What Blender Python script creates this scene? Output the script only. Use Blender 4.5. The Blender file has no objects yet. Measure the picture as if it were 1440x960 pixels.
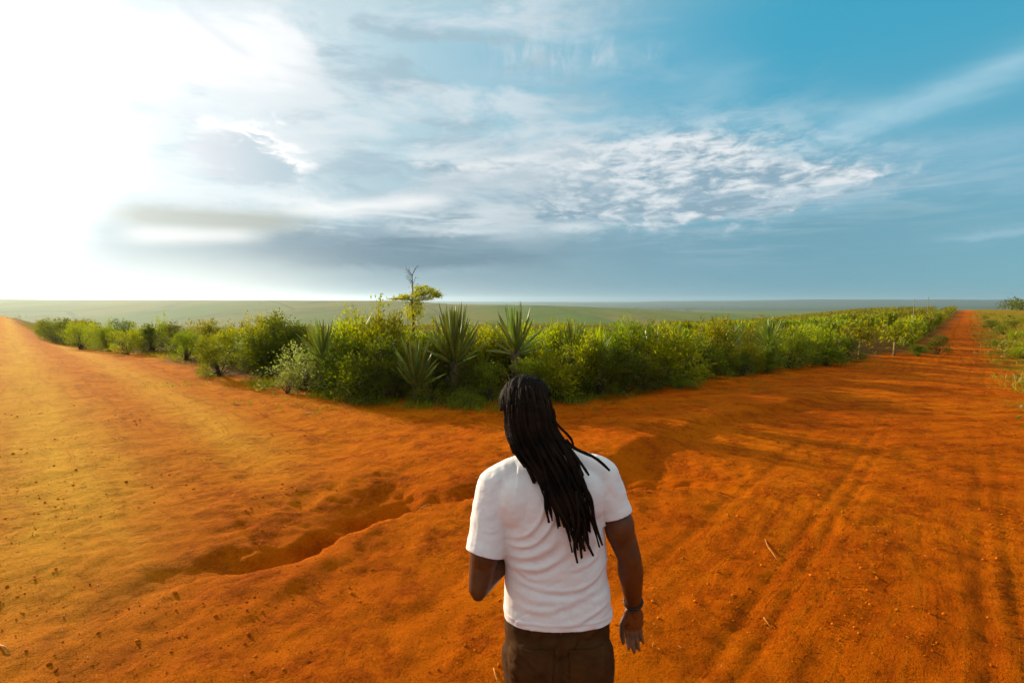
import bpy, bmesh, math, random
import numpy as np
from mathutils import Vector, Matrix

random.seed(11)
rng = np.random.default_rng(7)
scene = bpy.context.scene
COL = scene.collection
R = math.radians

# ------------------------------------------------------------------ camera
PITCH = R(4.45)
EYE = 2.06
cam_data = bpy.data.cameras.new("camera")
cam_data.sensor_width = 36.0
cam_data.lens = 18.0
cam_data.clip_start = 0.05
cam_data.clip_end = 40000.0
cam = bpy.data.objects.new("camera", cam_data)
cam.location = (0, 0, EYE)
cam.rotation_euler = (R(90) - PITCH, 0, 0)
COL.objects.link(cam)
scene.camera = cam

SP, CP = math.sin(PITCH), math.cos(PITCH)


def at_depth(px, py, Y):
    """point seen at photo pixel (px, py) at forward distance Y (used for measuring the layout)"""
    v = (480.0 - py) / 720.0
    t = Y / (CP + v * SP)
    return Vector((t * (px - 720.0) / 720.0, Y, EYE + t * (-SP + v * CP)))


def on_ground(px, py, z=0.0):
    v = (480.0 - py) / 720.0
    t = (EYE - z) / (SP - v * CP)
    return (t * (px - 720.0) / 720.0, t * (CP + v * SP))


def azel(px, py):
    v = (480.0 - py) / 720.0
    d = Vector(((px - 720.0) / 720.0, CP + v * SP, -SP + v * CP)).normalized()
    return math.degrees(math.atan2(d.x, d.y)), math.degrees(math.asin(d.z))


# ------------------------------------------------------------------ light
HAZE_DENSITY = 0.0001
SUN_AZ, SUN_EL = -49.0, 16.0
sun_data = bpy.data.lights.new("sun", 'SUN')
sun_data.energy = 4.8
sun_data.angle = R(1.0)
sun_data.color = (1.0, 0.83, 0.58)
sun = bpy.data.objects.new("sun", sun_data)
SD = Vector((math.sin(R(SUN_AZ)) * math.cos(R(SUN_EL)), math.cos(R(SUN_AZ)) * math.cos(R(SUN_EL)), math.sin(R(SUN_EL))))
sun.rotation_euler = SD.to_track_quat('Z', 'Y').to_euler()
sun.location = SD * 50
COL.objects.link(sun)

scene.view_settings.view_transform = 'Standard'
scene.view_settings.look = 'None'
scene.view_settings.exposure = 0.62
scene.view_settings.gamma = 1.0
scene.render.engine = 'CYCLES'
scene.cycles.use_denoising = True
scene.cycles.max_bounces = 8
scene.cycles.volume_bounces = 1
scene.cycles.diffuse_bounces = 4
scene.cycles.transmission_bounces = 4
scene.cycles.sample_clamp_indirect = 6.0


# ------------------------------------------------------------------ node maths helper
class Nd:
    """a node socket with arithmetic"""
    def __init__(self, tree, sock):
        self.t, self.s = tree, sock

    def _m(self, op, *a):
        n = self.t.nodes.new('ShaderNodeMath'); n.operation = op
        for i, x in enumerate((self,) + a):
            if isinstance(x, Nd): self.t.links.new(x.s, n.inputs[i])
            else: n.inputs[i].default_value = float(x)
        return Nd(self.t, n.outputs[0])

    def __add__(s, o): return s._m('ADD', o)
    __radd__ = __add__
    def __mul__(s, o): return s._m('MULTIPLY', o)
    __rmul__ = __mul__
    def __sub__(s, o): return s._m('SUBTRACT', o)
    def __rsub__(s, o): return (s * -1.0) + o
    def __truediv__(s, o): return s._m('DIVIDE', o)
    def exp(s): return s._m('EXPONENT')
    def absv(s): return s._m('ABSOLUTE')
    def sq(s): return s * s
    def clamp(s):
        r = s._m('ADD', 0.0); r.s.node.use_clamp = True; return r
    def mx(s, o): return s._m('MAXIMUM', o)
    def mn(s, o): return s._m('MINIMUM', o)
    def step(s, a, b):
        n = s.t.nodes.new('ShaderNodeMapRange'); n.interpolation_type = 'SMOOTHSTEP'
        s.t.links.new(s.s, n.inputs[0])
        lo, hi, t0, t1 = (a, b, 0, 1) if a < b else (b, a, 1, 0)
        n.inputs[1].default_value = lo; n.inputs[2].default_value = hi
        n.inputs[3].default_value = t0; n.inputs[4].default_value = t1
        return Nd(s.t, n.outputs[0])


def mixc(tree, f, a, b):
    n = tree.nodes.new('ShaderNodeMix'); n.data_type = 'RGBA'; n.clamp_factor = True
    for sock, x in ((n.inputs[0], f), (n.inputs[6], a), (n.inputs[7], b)):
        if isinstance(x, Nd): tree.links.new(x.s, sock)
        elif isinstance(x, (int, float)): sock.default_value = x
        else: sock.default_value = (*x, 1.0)
    return Nd(tree, n.outputs[2])


def noise(tree, vec, scale, detail=4, rough=0.55, dist=0.0, out=0):
    n = tree.nodes.new('ShaderNodeTexNoise')
    n.inputs['Scale'].default_value = scale; n.inputs['Detail'].default_value = detail
    n.inputs['Roughness'].default_value = rough; n.inputs['Distortion'].default_value = dist
    if vec is not None: tree.links.new(vec.s, n.inputs['Vector'])
    return Nd(tree, n.outputs[out])


def mapping(tree, vec, scale=(1, 1, 1), loc=(0, 0, 0), rot=(0, 0, 0)):
    n = tree.nodes.new('ShaderNodeMapping')
    n.inputs['Scale'].default_value = scale; n.inputs['Location'].default_value = loc; n.inputs['Rotation'].default_value = rot
    tree.links.new(vec.s, n.inputs['Vector'])
    return Nd(tree, n.outputs[0])


# ------------------------------------------------------------------ sky
world = bpy.data.worlds.new("World")
scene.world = world
world.use_nodes = True
wt = world.node_tree
wt.nodes.clear()
STR = 0.1
sky = wt.nodes.new('ShaderNodeTexSky')
sky.sky_type = 'NISHITA'
sky.sun_disc = False
sky.sun_elevation = R(SUN_EL)
sky.sun_rotation = R(SUN_AZ)
sky.air_density = 1.0
sky.dust_density = 0.6
sky.ozone_density = 2.0
tc = wt.nodes.new('ShaderNodeTexCoord')
D = Nd(wt, tc.outputs['Generated'])
sep = wt.nodes.new('ShaderNodeSeparateXYZ'); wt.links.new(D.s, sep.inputs[0])
dx, dy, dz = (Nd(wt, sep.outputs[i]) for i in range(3))
AZ = dx._m('ARCTAN2', dy) * (180 / math.pi)
EL = dz._m('ARCSINE') * (180 / math.pi)
dot = wt.nodes.new('ShaderNodeVectorMath'); dot.operation = 'DOT_PRODUCT'
wt.links.new(D.s, dot.inputs[0]); dot.inputs[1].default_value = SD
GA = Nd(wt, dot.outputs['Value']).mn(0.99999)._m('ARCCOSINE') * (180 / math.pi)

low = mapping(wt, D, (1, 1, 4.2))          # flattened cloud space
wide = mapping(wt, D, (1, 1, 7.0), (3.1, 1.7, 0.4))
n_big = noise(wt, low, 2.2, 3, 0.5, 0.4)
n_mid = noise(wt, low, 6.5, 6, 0.58, 0.7)
n_fine = noise(wt, mapping(wt, D, (1, 1, 2.3), (5, 2, 1)), 17, 6, 0.62, 0.5)
n_str = noise(wt, wide, 5.0, 5, 0.55, 0.9)
n_str2 = noise(wt, mapping(wt, D, (1, 1, 12.0), (1.1, 4.7, 2.4)), 7.0, 5, 0.6, 0.5)
warp_a = (n_mid - 0.5) * 9.0
warp_e = (n_big - 0.5) * 5.0 + (n_fine - 0.5) * 2.2
AW, EW = AZ + warp_a, EL + warp_e


def blob(px, py, wx, wy, A=None, E=None):
    """soft patch of sky whose middle is seen at (px,py), half-sizes in photo pixels"""
    a0, e0 = azel(px, py)
    a1, _ = azel(px + wx, py); a2, _ = azel(px - wx, py)
    _, e1 = azel(px, py - wy); _, e2 = azel(px, py + wy)
    sa, se = abs(a1 - a2) / 2, abs(e1 - e2) / 2
    return (-1.0 * (((A or AW) - a0) / sa).sq() - (((E or EW) - e0) / se).sq()).exp()


def streak(p, q, w, A=None, E=None):
    A, E = A or AZ, E or EL
    (a0, e0), (a1, e1) = azel(*p), azel(*q)
    L = math.hypot(a1 - a0, e1 - e0); ux, uy = (a1 - a0) / L, (e1 - e0) / L
    t = ((A - a0) * ux + (E - e0) * uy) / L
    d = (A - a0) * (-uy) + (E - e0) * ux
    return (-1.0 * (d / w).sq()).exp() * t.step(-0.05, 0.3) * t.step(1.3, 0.85)


def C(r, g, b):
    """display 0-255 -> background radiance before the strength and the exposure"""
    f = lambda c: ((c / 255 + 0.055) / 1.055) ** 2.4 if c > 10 else c / 255 / 12.92
    k = 1 / STR / 2 ** scene.view_settings.exposure
    return (f(r) * k, f(g) * k, f(b) * k)


# clear sky: the Nishita sky, its colour cooled towards the teal of the photograph's grading
tint = wt.nodes.new('ShaderNodeMix'); tint.data_type = 'RGBA'; tint.blend_type = 'MULTIPLY'
tint.inputs[0].default_value = 1.0
wt.links.new(sky.outputs[0], tint.inputs[6]); tint.inputs[7].default_value = (0.55, 1.15, 1.12, 1)
nish = Nd(wt, tint.outputs[2])
teal = mixc(wt, EL.step(2, 26), C(120, 176, 196), C(62, 165, 198))
col = mixc(wt, 0.88, nish, teal)
# paler, whiter sky towards the sun's side
veil_side = AZ.step(30, -22) * (0.62 + n_big * 0.75)
col = mixc(wt, veil_side.clamp() * EL.step(70, 24), col, C(184, 211, 222))
# cloud veil added overhead, mostly out of view, bright and warm to fill the shade
col = mixc(wt, (EL.step(25, 48) * (0.75 + n_big * 0.4)).clamp(), col, C(241, 234, 225))
# high thin cirrus everywhere
cir = noise(wt, mapping(wt, D, (1.0, 2.2, 3.4), (0.4, 0.9, 0), (0.2, 0.1, 0.6)), 3.2, 6, 0.6, 0.5)
col = mixc(wt, cir.step(0.5, 0.78) * 0.42 * AZ.step(44, 6), col, C(190, 212, 222))
# diagonal cirrus band and its fainter neighbours
nst = 0.55 + n_fine * 0.75
col = mixc(wt, streak((1105, 212), (1470, 78), 1.25, AZ, EL + (n_mid - 0.5) * 2.0) * 0.85 * nst, col, C(160, 203, 222))
col = mixc(wt, streak((940, 180), (1210, 150), 0.9, AZ, EL + (n_mid - 0.5) * 2) * 0.35, col, C(165, 203, 220))
col = mixc(wt, streak((1160, 235), (1500, 180), 1.3, AZ, EL + (n_mid - 0.5) * 2.5) * 0.55 * nst, col, C(150, 190, 213))
col = mixc(wt, streak((1200, 270), (1500, 240), 1.4, AZ, EL + (n_mid - 0.5) * 2) * 0.55 * nst, col, C(140, 182, 205))
col = mixc(wt, blob(1000, 120, 45, 38) * 0.45, col, C(150, 195, 215))
# small mackerel patch near the top
mk = noise(wt, mapping(wt, D, (5.0, 1, 2.0), (0, 0, 0)), 9.0, 4, 0.6, 0.6)
mk_m = blob(745, 70, 60, 34) + blob(830, 72, 75, 22) * 0.9
col = mixc(wt, mk.step(0.40, 0.72) * mk_m.clamp() * 0.8, col, C(196, 214, 224))
# low grey-blue stratus lying over the horizon
strat = EW.step(9.5, 6.2) * AZ.step(-46, -36)
strat = strat * (0.78 + n_str * 0.35)
gcol = mixc(wt, AZ.step(-16, 34), C(133, 158, 173), C(110, 160, 180))
col = mixc(wt, strat.clamp() * AZ.step(62, 26) * 0.92, col, gcol)
dk = blob(450, 338, 240, 30) + blob(690, 300, 150, 20) + blob(590, 365, 190, 14) * 0.8
col = mixc(wt, (dk * (0.45 + n_str * 1.1)).clamp() * 0.9, col, C(100, 132, 152))
col = mixc(wt, (blob(430, 232, 70, 40) * (0.4 + n_mid)).clamp() * 0.7, col, C(178, 200, 210))
# cumulus bank
bank = blob(935, 240, 150, 52) + blob(850, 260, 110, 44) + blob(1110, 262, 120, 30) * 0.9 + blob(660, 235, 80, 16) * 0.8 + blob(1010, 290, 110, 22) * 0.8
puff = (n_fine * 0.55 + n_mid * 0.6).step(0.40, 0.66)
bm = (bank * 1.9 * puff + (bank - 0.35).mx(0) * 0.8).clamp()
relief = noise(wt, mapping(wt, D, (1, 1, 3.2), (5, 2, 1.03)), 22, 6, 0.6, 0.6)
shade = (n_fine * 0.5 + relief * 0.5 + (EL - 12.5) * 0.012).step(0.4, 0.62)
bcol = mixc(wt, shade, C(140, 170, 188), C(234, 238, 241))
und = (blob(930, 292, 190, 14) + blob(800, 290, 110, 12) + blob(1120, 285, 120, 10)) * (0.3 + n_str * 1.1)
col = mixc(wt, und.clamp() * 0.7, col, C(118, 152, 172))
col = mixc(wt, bm * 0.95, col, bcol)
st = (blob(1080, 290, 240, 30) * n_str2.step(0.42, 0.66)).clamp()
col = mixc(wt, st * 0.7, col, C(188, 208, 220))
st3 = (blob(1250, 275, 260, 40) * n_str.step(0.46, 0.64)).clamp()
col = mixc(wt, st3 * 0.5, col, C(164, 196, 213))
st4 = (blob(980, 345, 330, 30) * n_str2.step(0.45, 0.68)).clamp()
col = mixc(wt, st4 * 0.4, col, C(150, 182, 198))
col = mixc(wt, (blob(1400, 335, 70, 8) * (0.5 + n_fine)).clamp() * 0.6, col, C(160, 195, 214))
# bright silver edges
edge = blob(430, 288, 120, 7) + blob(690, 222, 70, 7) * 0.9 + blob(815, 320, 34, 8) + blob(400, 212, 34, 14) * 0.9 + blob(340, 268, 60, 8) * 0.6 + blob(650, 325, 60, 5) * 0.7
col = mixc(wt, (edge * (0.3 + n_str * 1.2)).clamp() * 0.85, col, C(238, 242, 244))
# the thick white veil round the sun, and the pale streaks it throws up and to the side
glow = 0.20 * (-1.0 * (GA / 21.0).sq()).exp() + 0.5 * (-1.0 * (GA / 8.5).sq()).exp() + 5.0 * (-1.0 * (GA / 6.0).sq()).exp()
gl_n = (0.72 + n_big * 0.6) * glow
lw = (n_mid - 0.5) * 7.0 + (n_fine - 0.5) * 5.0          # ragged cloud outlines
le = (n_fine - 0.5) * 4.0 + (n_str - 0.5) * 3.0
LA, LE = AZ + lw, EL + le
# broad white veil, thinning away from the sun
mv = (blob(300, 90, 190, 130, AZ + lw * 1.2, EL + le * 1.2) * (0.35 + n_mid * 1.1)).clamp()
col = mixc(wt, mv * 0.85, col, C(228, 234, 239))
ws = blob(45, 110, 140, 190, AZ + lw * 1.2, EL + le * 1.3) * 1.2 + blob(0, 330, 95, 130, AZ + lw * 0.4, EL)
col = mixc(wt, (ws * (0.75 + n_mid * 0.5)).clamp().step(0.0, 1.0), col, C(252, 251, 252))
# mottled grey-white cloud filling the sunward half of the sky
mt = noise(wt, mapping(wt, D, (1, 1, 3.0), (2.2, 0.3, 1.9)), 3.9, 7, 0.6, 0.35)
mt2 = noise(wt, mapping(wt, D, (1, 1, 3.6), (7.2, 4.3, 0.9)), 5.6, 6, 0.6, 0.3)
mm = AZ.step(22, -8) * EL.step(5.0, 9.5) * EL.step(60, 34)
col = mixc(wt, mt2.step(0.46, 0.62) * mm * 0.7, col, C(160, 186, 200))
col = mixc(wt, mt.step(0.44, 0.62) * mm * 0.8, col, C(222, 230, 235))
col = mixc(wt, (blob(560, 300, 300, 26) * n_str2.step(0.50, 0.70)).clamp() * 0.75, col, C(214, 224, 230))
col = mixc(wt, (blob(640, 262, 170, 24, LA, LE) * (0.2 + n_str)).clamp() * 0.6, col, C(146, 172, 188))
# its upper sheet ends in a crisp slanting edge
sheet = streak((60, 20), (425, 62), 3.0, LA, LE + 1.0) + streak((120, 90), (400, 40), 2.2, LA, LE) * 0.7
col = mixc(wt, (sheet * (0.45 + n_str * 0.9)).step(0.05, 1.25) * 0.8, col, C(249, 249, 251))
col = mixc(wt, streak((250, 8), (345, 75), 0.55, AZ + warp_a * 0.12, EL + warp_e * 0.2) * 0.45, col, C(205, 212, 220))
col = mixc(wt, (streak((180, 132), (300, 168), 0.8, AZ + warp_a * 0.15, EL + warp_e * 0.2) * (0.4 + n_str)).clamp() * 0.6, col, C(214, 220, 228))
# lavender-grey cumulus with a silver rim towards the sun
cg = blob(350, 222, 88, 40, LA, LE).step(0.25, 0.62)
col = mixc(wt, cg * 0.9, col, mixc(wt, AZ.step(-34, -22), C(212, 215, 223), C(170, 192, 205)))
rim = streak((268, 168), (345, 176), 0.7, LA, LE) + streak((345, 172), (380, 190), 0.7, LA, LE) + streak((372, 185), (432, 232), 0.8, LA, LE) * 1.2
col = mixc(wt, (rim * (0.35 + n_fine * 1.1)).clamp() * 0.9, col, C(250, 250, 251))
col = mixc(wt, (streak((360, 300), (600, 282), 0.75, AZ + warp_a * 0.2, EL + warp_e * 0.15) * (0.3 + n_str * 1.2)).clamp() * 0.9, col, C(246, 247, 247))
col = mixc(wt, (streak((150, 330), (350, 328), 0.9, AZ, EL + warp_e * 0.15) * (0.4 + n_str)).clamp() * 0.8, col, C(252, 250, 246))
# dark streak before the glow
col = mixc(wt, (streak((120, 298), (400, 312), 0.95, AZ, EL + warp_e * 0.12) * (0.6 + n_str * 0.9)).clamp() * 0.95, col, C(166, 172, 166))
# creamy brightening right at the horizon on the sun's side
col = mixc(wt, EL.step(7.0, 1.0) * AZ.step(-12, -32) * 0.85, col, C(208, 212, 210))
col = mixc(wt, EL.step(2.6, 0.2) * AZ.step(8, -16) * AZ.step(-34, -20) * 0.1 * (0.5 + n_str), col, C(214, 220, 222))
gadd = wt.nodes.new('ShaderNodeVectorMath'); gadd.operation = 'SCALE'
gadd.inputs[0].default_value = (1.0 / STR, 0.965 / STR, 0.90 / STR)
wt.links.new(gl_n.s, gadd.inputs['Scale'])
fin = wt.nodes.new('ShaderNodeVectorMath'); fin.operation = 'ADD'
wt.links.new(col.s, fin.inputs[0]); wt.links.new(gadd.outputs[0], fin.inputs[1])
bgn = wt.nodes.new('ShaderNodeBackground'); bgn.inputs['Strength'].default_value = STR
wt.links.new(fin.outputs[0], bgn.inputs['Color'])
wo = wt.nodes.new('ShaderNodeOutputWorld'); wt.links.new(bgn.outputs[0], wo.inputs['Surface'])

# ------------------------------------------------------------------ shared helpers
def tag(o, label=None, cat=None, group=None, kind=None):
    if label: o['label'] = label
    if cat: o['category'] = cat
    if group: o['group'] = group
    if kind: o['kind'] = kind
    elif cat: o['kind'] = 'thing'
    return o


def mesh_from(name, V, F, mats=(), smooth=False):
    """V: n x 3 array, F: list of faces or (m x k) array"""
    me = bpy.data.meshes.new(name)
    V = np.asarray(V, dtype=np.float32)
    if isinstance(F, np.ndarray):
        m, k = F.shape
        me.vertices.add(len(V)); me.vertices.foreach_set('co', V.ravel())
        me.loops.add(m * k); me.loops.foreach_set('vertex_index', F.ravel().astype(np.int32))
        me.polygons.add(m)
        me.polygons.foreach_set('loop_start', np.arange(0, m * k, k, dtype=np.int32))
        me.polygons.foreach_set('loop_total', np.full(m, k, dtype=np.int32))
        me.update(calc_edges=True)
    else:
        me.from_pydata([tuple(v) for v in V], [], F)
        me.update()
    for m_ in mats: me.materials.append(m_)
    if smooth: me.polygons.foreach_set('use_smooth', np.ones(len(me.polygons), dtype=bool))
    return me


def link(name, me, parent=None, loc=None):
    o = bpy.data.objects.new(name, me)
    COL.objects.link(o)
    if parent is not None: o.parent = parent
    if loc is not None: o.location = loc
    return o


def empty(name, loc=(0, 0, 0), rz=0.0, s=1.0):
    o = bpy.data.objects.new(name, None)
    o.empty_display_size = 0.2
    COL.objects.link(o)
    o.location = loc; o.rotation_euler = (0, 0, rz); o.scale = (s, s, s)
    return o


def copy_tree(o, loc, rz, s=1.0):
    def rec(src, parent):
        c = src.copy(); COL.objects.link(c)
        if parent is not None: c.parent = parent
        for ch in src.children: rec(ch, c)
        return c
    r = rec(o, None)
    r.location = loc; r.rotation_euler = (0, 0, rz); r.scale = (s, s, s) if not hasattr(s, '__len__') else s
    return r


def ss(a, b, x):
    t = np.clip((x - a) / (b - a), 0, 1)
    return t * t * (3 - 2 * t)


_tab = np.random.default_rng(3).random((256, 256))


def vnoise(x, y):
    xi, yi = np.floor(x).astype(int), np.floor(y).astype(int)
    fx, fy = x - xi, y - yi
    fx, fy = fx * fx * (3 - 2 * fx), fy * fy * (3 - 2 * fy)
    a = _tab[xi & 255, yi & 255]; b = _tab[(xi + 1) & 255, yi & 255]
    c = _tab[xi & 255, (yi + 1) & 255]; d = _tab[(xi + 1) & 255, (yi + 1) & 255]
    return (a * (1 - fx) + b * fx) * (1 - fy) + (c * (1 - fx) + d * fx) * fy - 0.5


def fbm(x, y, n=4):
    s, a = 0, 1.0
    for i in range(n):
        s = s + a * vnoise(x * 2 ** i + 17.3 * i, y * 2 ** i + 5.1 * i); a *= 0.5
    return s


def poly_dist(x, y, pts):
    """distance to an open polyline, and the side (+ = left of travel)"""
    best = np.full(x.shape, 1e9); side = np.zeros(x.shape); par = np.zeros(x.shape)
    for i in range(len(pts) - 1):
        ax, ay = pts[i]; bx, by = pts[i + 1]
        ux, uy = bx - ax, by - ay; L2 = ux * ux + uy * uy
        t = np.clip(((x - ax) * ux + (y - ay) * uy) / L2, 0, 1)
        d = np.hypot(x - ax - t * ux, y - ay - t * uy)
        m = d < best
        best = np.where(m, d, best)
        side = np.where(m, np.sign(ux * (y - ay) - uy * (x - ax)), side)
        par = np.where(m, i + t, par)
    return best, side, par


def inside(x, y, poly):
    r = np.zeros(x.shape, dtype=bool)
    n = len(poly)
    for i in range(n):
        x1, y1 = poly[i]; x2, y2 = poly[(i + 1) % n]
        c = ((y1 > y) != (y2 > y)) & (x < (x2 - x1) * (y - y1) / (y2 - y1 + 1e-12) + x1)
        r ^= c
    return r


AZL, AZR = math.atan2(-716, 720 / 0.997), math.atan2(641, 720 / 0.997)
dL = (math.sin(AZL), math.cos(AZL))
dR = (math.sin(AZR), math.cos(AZR))

BORDER_L = [on_ground(*p) for p in [(24, 446), (75, 460), (130, 475), (230, 500), (290, 524), (400, 546), (540, 568)]]
BORDER_R = [on_ground(*p) for p in [(640, 575), (740, 574), (860, 558), (930, 545), (1000, 529), (1100, 516), (1210, 501), (1300, 495), (1330, 463), (1346, 447)]]
BORDER = BORDER_L + BORDER_R
far_l = (BORDER[0][0] + dL[0] * 7000, BORDER[0][1] + dL[1] * 7000)
far_r = (BORDER[-1][0] + dR[0] * 7000, BORDER[-1][1] + dR[1] * 7000)
WEDGE = [far_l] + BORDER + [far_r, (0, 14000)]
VERGE = [on_ground(*p) for p in [(1440, 566), (1412, 500), (1385, 460), (1375, 446)]]
VERGE_POLY = [(VERGE[0][0] + 1.5, VERGE[0][1] - 1.5)] + VERGE + [(VERGE[-1][0] + dR[0] * 7000, VERGE[-1][1] + dR[1] * 7000), (9000, 0), (9000, -60), (12, -6)]

DITCH = [on_ground(*p) for p in [(-60, 925), (20, 896), (170, 852), (300, 818), (400, 793), (500, 748), (600, 712), (700, 694), (840, 690), (960, 688), (1060, 704), (1160, 716)]]
DITCH_AMP = [.05, .05, .07, .17, .36, .40, .26, .10, .28, .20, .03, .01]
BANK2 = [on_ground(*p) for p in [(800, 672), (880, 650), (990, 602), (1070, 583), (1150, 566), (1230, 552)]]


def lateral(x, y, d):
    return x * d[1] - y * d[0]


def height(x, y, fine=True):
    x = np.asarray(x, dtype=float); y = np.asarray(y, dtype=float)
    r = np.hypot(x, y) + 1e-6
    az = np.degrees(np.arctan2(x, y))
    near = ss(90, 30, r)
    h = near * (0.05 * fbm(x / 3.1, y / 3.1, 3) + 0.02 * fbm(x * 1.3 + 3, y * 1.3, 3))
    if fine:
        h = h + ss(26, 8, r) * (0.019 * fbm(x * 4.1, y * 4.1 + 9, 3) + (0.013 * fbm(x * 9.5, y * 9.5, 3) + 0.020 * np.maximum(0, vnoise(x * 6.3 + 50, y * 6.3) - .18)) * ss(13, 6, r))
    # eroded ditch with a crisp near bank
    d, sd, par = poly_dist(x, y, DITCH)
    amp = np.interp(par, np.arange(len(DITCH)), DITCH_AMP)
    wob = 0.30 * vnoise(x * 1.7, y * 1.7) + 0.20 * vnoise(x * 5, y * 5) + 0.09 * vnoise(x * 12, y * 12)
    s = d * sd + wob
    prof = -ss(-0.05, 0.08, s) * (0.70 * (1 - ss(0.16, 0.62, s)) + 0.38 * (1 - ss(0.3, 1.7, s))) + 0.16 * np.exp(-((s + 0.25) / 0.30) ** 2)
    amp = amp * np.clip(1 + 1.5 * vnoise(x * 1.3 + 31, y * 1.3), .25, 1.6) 
    h = h + amp * prof * ss(0, 0.4, par) * np.where(d < 3, 1, 0)
    d2, sd2, par2 = poly_dist(x, y, BANK2)
    s2 = d2 * sd2 + 0.2 * vnoise(x * 1.4, y * 1.4)
    h = h + 0.12 * ss(0, 0.8, par2) * ss(5, 4, par2) * (ss(-0.15, 0.2, s2) * (1 - ss(0.4, 2.2, s2))) * np.where(d2 < 3, 1, 0)
    # wheel ruts: along the road on the sun's side, along the straight road, and the turning tracks between
    lat_l = lateral(x, y, dL) + 0.35 * vnoise(x * .23, y * .23)
    lat_r = lateral(x, y, dR) + 0.22 * vnoise(x * .3, y * .3 + 40)
    for c, w, a in ((-4.2, .16, .016), (-2.8, .2, .03), (-1.1, .2, .03), (.4, .14, .02), (2.1, .2, .026), (3.4, .15, .02), (5.0, .18, .022)):
        h = h - a * ss(60, 30, r) * ss(1.5, 6, r) * np.exp(-((lat_l - c) / w) ** 2) * (x < 1)
    for c, w, a in ((-1.7, .06, .010), (-.95, .05, .014), (-.78, .04, .012), (.25, .05, .014), (.42, .04, .012), (1.3, .06, .012)):
        h = h - a * ss(70, 40, r) * np.exp(-((lat_r - c) / w) ** 2) * (x > -1)
    mh = np.exp(-(((x - 8.5) / 5.2) ** 2)) * ss(3.6, 5.4, y - 0.16 * x) * ss(14, 9, y)
    yy = y - 0.10 * x + 0.5 * vnoise(x * .35, y * .35)
    h = h + 0.024 * mh * (vnoise(yy * 3.4, 0 * x + 3.3) + 0.6 * vnoise(yy * 8.0, x * .15))
    # planted ground stands a little higher than the worn roads
    near_m = r < 200
    db, _, _ = poly_dist(x, y, BORDER)
    ins = inside(x, y, WEDGE)
    h = h + np.where(ins, 0.10 * ss(0, 0.9, db), 0) * near_m
    vi = inside(x, y, VERGE_POLY)
    dv, _, _ = poly_dist(x, y, VERGE)
    h = h + np.where(vi, 0.12 * ss(0, 1.2, dv), 0) * near_m
    # far land: the plateau falls into a broad valley, a planted hillside rises beyond it, then distant blue ridges
    right = ss(28, 44, az)
    early = ss(40, 19, az) * ss(-46, -40, az)
    fl = -46 * (ss(110, 640, r) * (1 - early) + (0.045 * ss(16, 75, r) + 0.955 * ss(60, 620, r)) * early) * (1 - right) - 30 * ss(150, 900, r) * right
    behind = (np.abs(az) > 75)
    fl = np.where(behind, -10 * ss(150, 900, r), fl)
    top = np.interp(az, [-60, -45, -12, -6.3, 4, 12, 21.3, 30], [7.0, 6.2, 4.2, -6, -9, -17, -33, -46])
    top = np.where(behind, -10, top)
    hill = ss(650, 1450, r) * (1 - ss(1500, 2600, r)) * np.maximum(0, top + 46) * (1 - right)
    und = 1.6 * fbm(x / 260, y / 260, 3) * ss(300, 900, r)
    ridge = ss(4200, 7600, r) * (44 * (1 - right) + 36 * right + 46 * fbm(x / 1500 + 4, y / 1500, 4) + 6)
    return h + fl + hill + und + ridge


def half_axis(half, step, grow, lim):
    out = [0.0]
    while out[-1] < lim:
        out.append(out[-1] + step + grow * max(0, out[-1] - half))
    return np.array(out)


hx_ = half_axis(4.0, 0.040, 0.023, 9000)
gx = np.concatenate([-hx_[:0:-1], hx_])
gy = np.concatenate([2.2 - half_axis(0.4, 0.06, 0.09, 9000)[:0:-1], 2.2 + half_axis(5.0, 0.036, 0.022, 9000)])
GX, GY = np.meshgrid(gx, gy)
GZ = height(GX, GY)
ny, nx = GX.shape
idx = np.arange(ny * nx).reshape(ny, nx)
F = np.stack([idx[:-1, :-1], idx[:-1, 1:], idx[1:, 1:], idx[1:, :-1]], -1).reshape(-1, 4)
V = np.stack([GX, GY, GZ], -1).reshape(-1, 3)
V_MIN, V_MAX = GZ.min(), GZ.max()

# where the ground is planted / weedy (material zones)
rr = np.hypot(GX, GY)
dB, _, _ = poly_dist(GX, GY, BORDER)
insW = inside(GX, GY, WEDGE)
sgn = np.where(insW, dB, -dB) + 0.7 * fbm(GX * .9, GY * .9, 3)
veg = ss(-0.3, 0.5, sgn) * np.where(rr > 250, insW, 1)
insV = inside(GX, GY, VERGE_POLY)
dV, _, _ = poly_dist(GX, GY, VERGE)
sgv = np.where(insV, dV, -dV) + 1.1 * fbm(GX * .7, GY * .7, 3)
dry = ss(-0.6, 0.9, sgv) * np.where(rr > 250, insV, 1)
farf = ss(120, 420, rr)
zone = np.zeros((ny * nx, 4), dtype=np.float32)
zone[:, 0] = veg.ravel(); zone[:, 1] = dry.ravel(); zone[:, 2] = farf.ravel(); zone[:, 3] = (ss(-1.0, -9.0, GX - 0.25 * GY + 1.5 * fbm(GX * .3, GY * .3, 3))).ravel()  # alpha: sunward side, where sun glare is painted into the soil


def new_mat(name):
    m = bpy.data.materials.new(name); m.use_nodes = True
    t = m.node_tree
    return m, t, t.nodes['Principled BSDF']


def bump(t, hgt, strength, dist, prev=None):
    b = t.nodes.new('ShaderNodeBump'); b.inputs['Strength'].default_value = strength; b.inputs['Distance'].default_value = dist
    t.links.new(hgt.s, b.inputs['Height'])
    if prev is not None: t.links.new(prev, b.inputs['Normal'])
    return b.outputs[0]


PALE_LAT = lateral(*on_ground(45, 560), dL)


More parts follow.
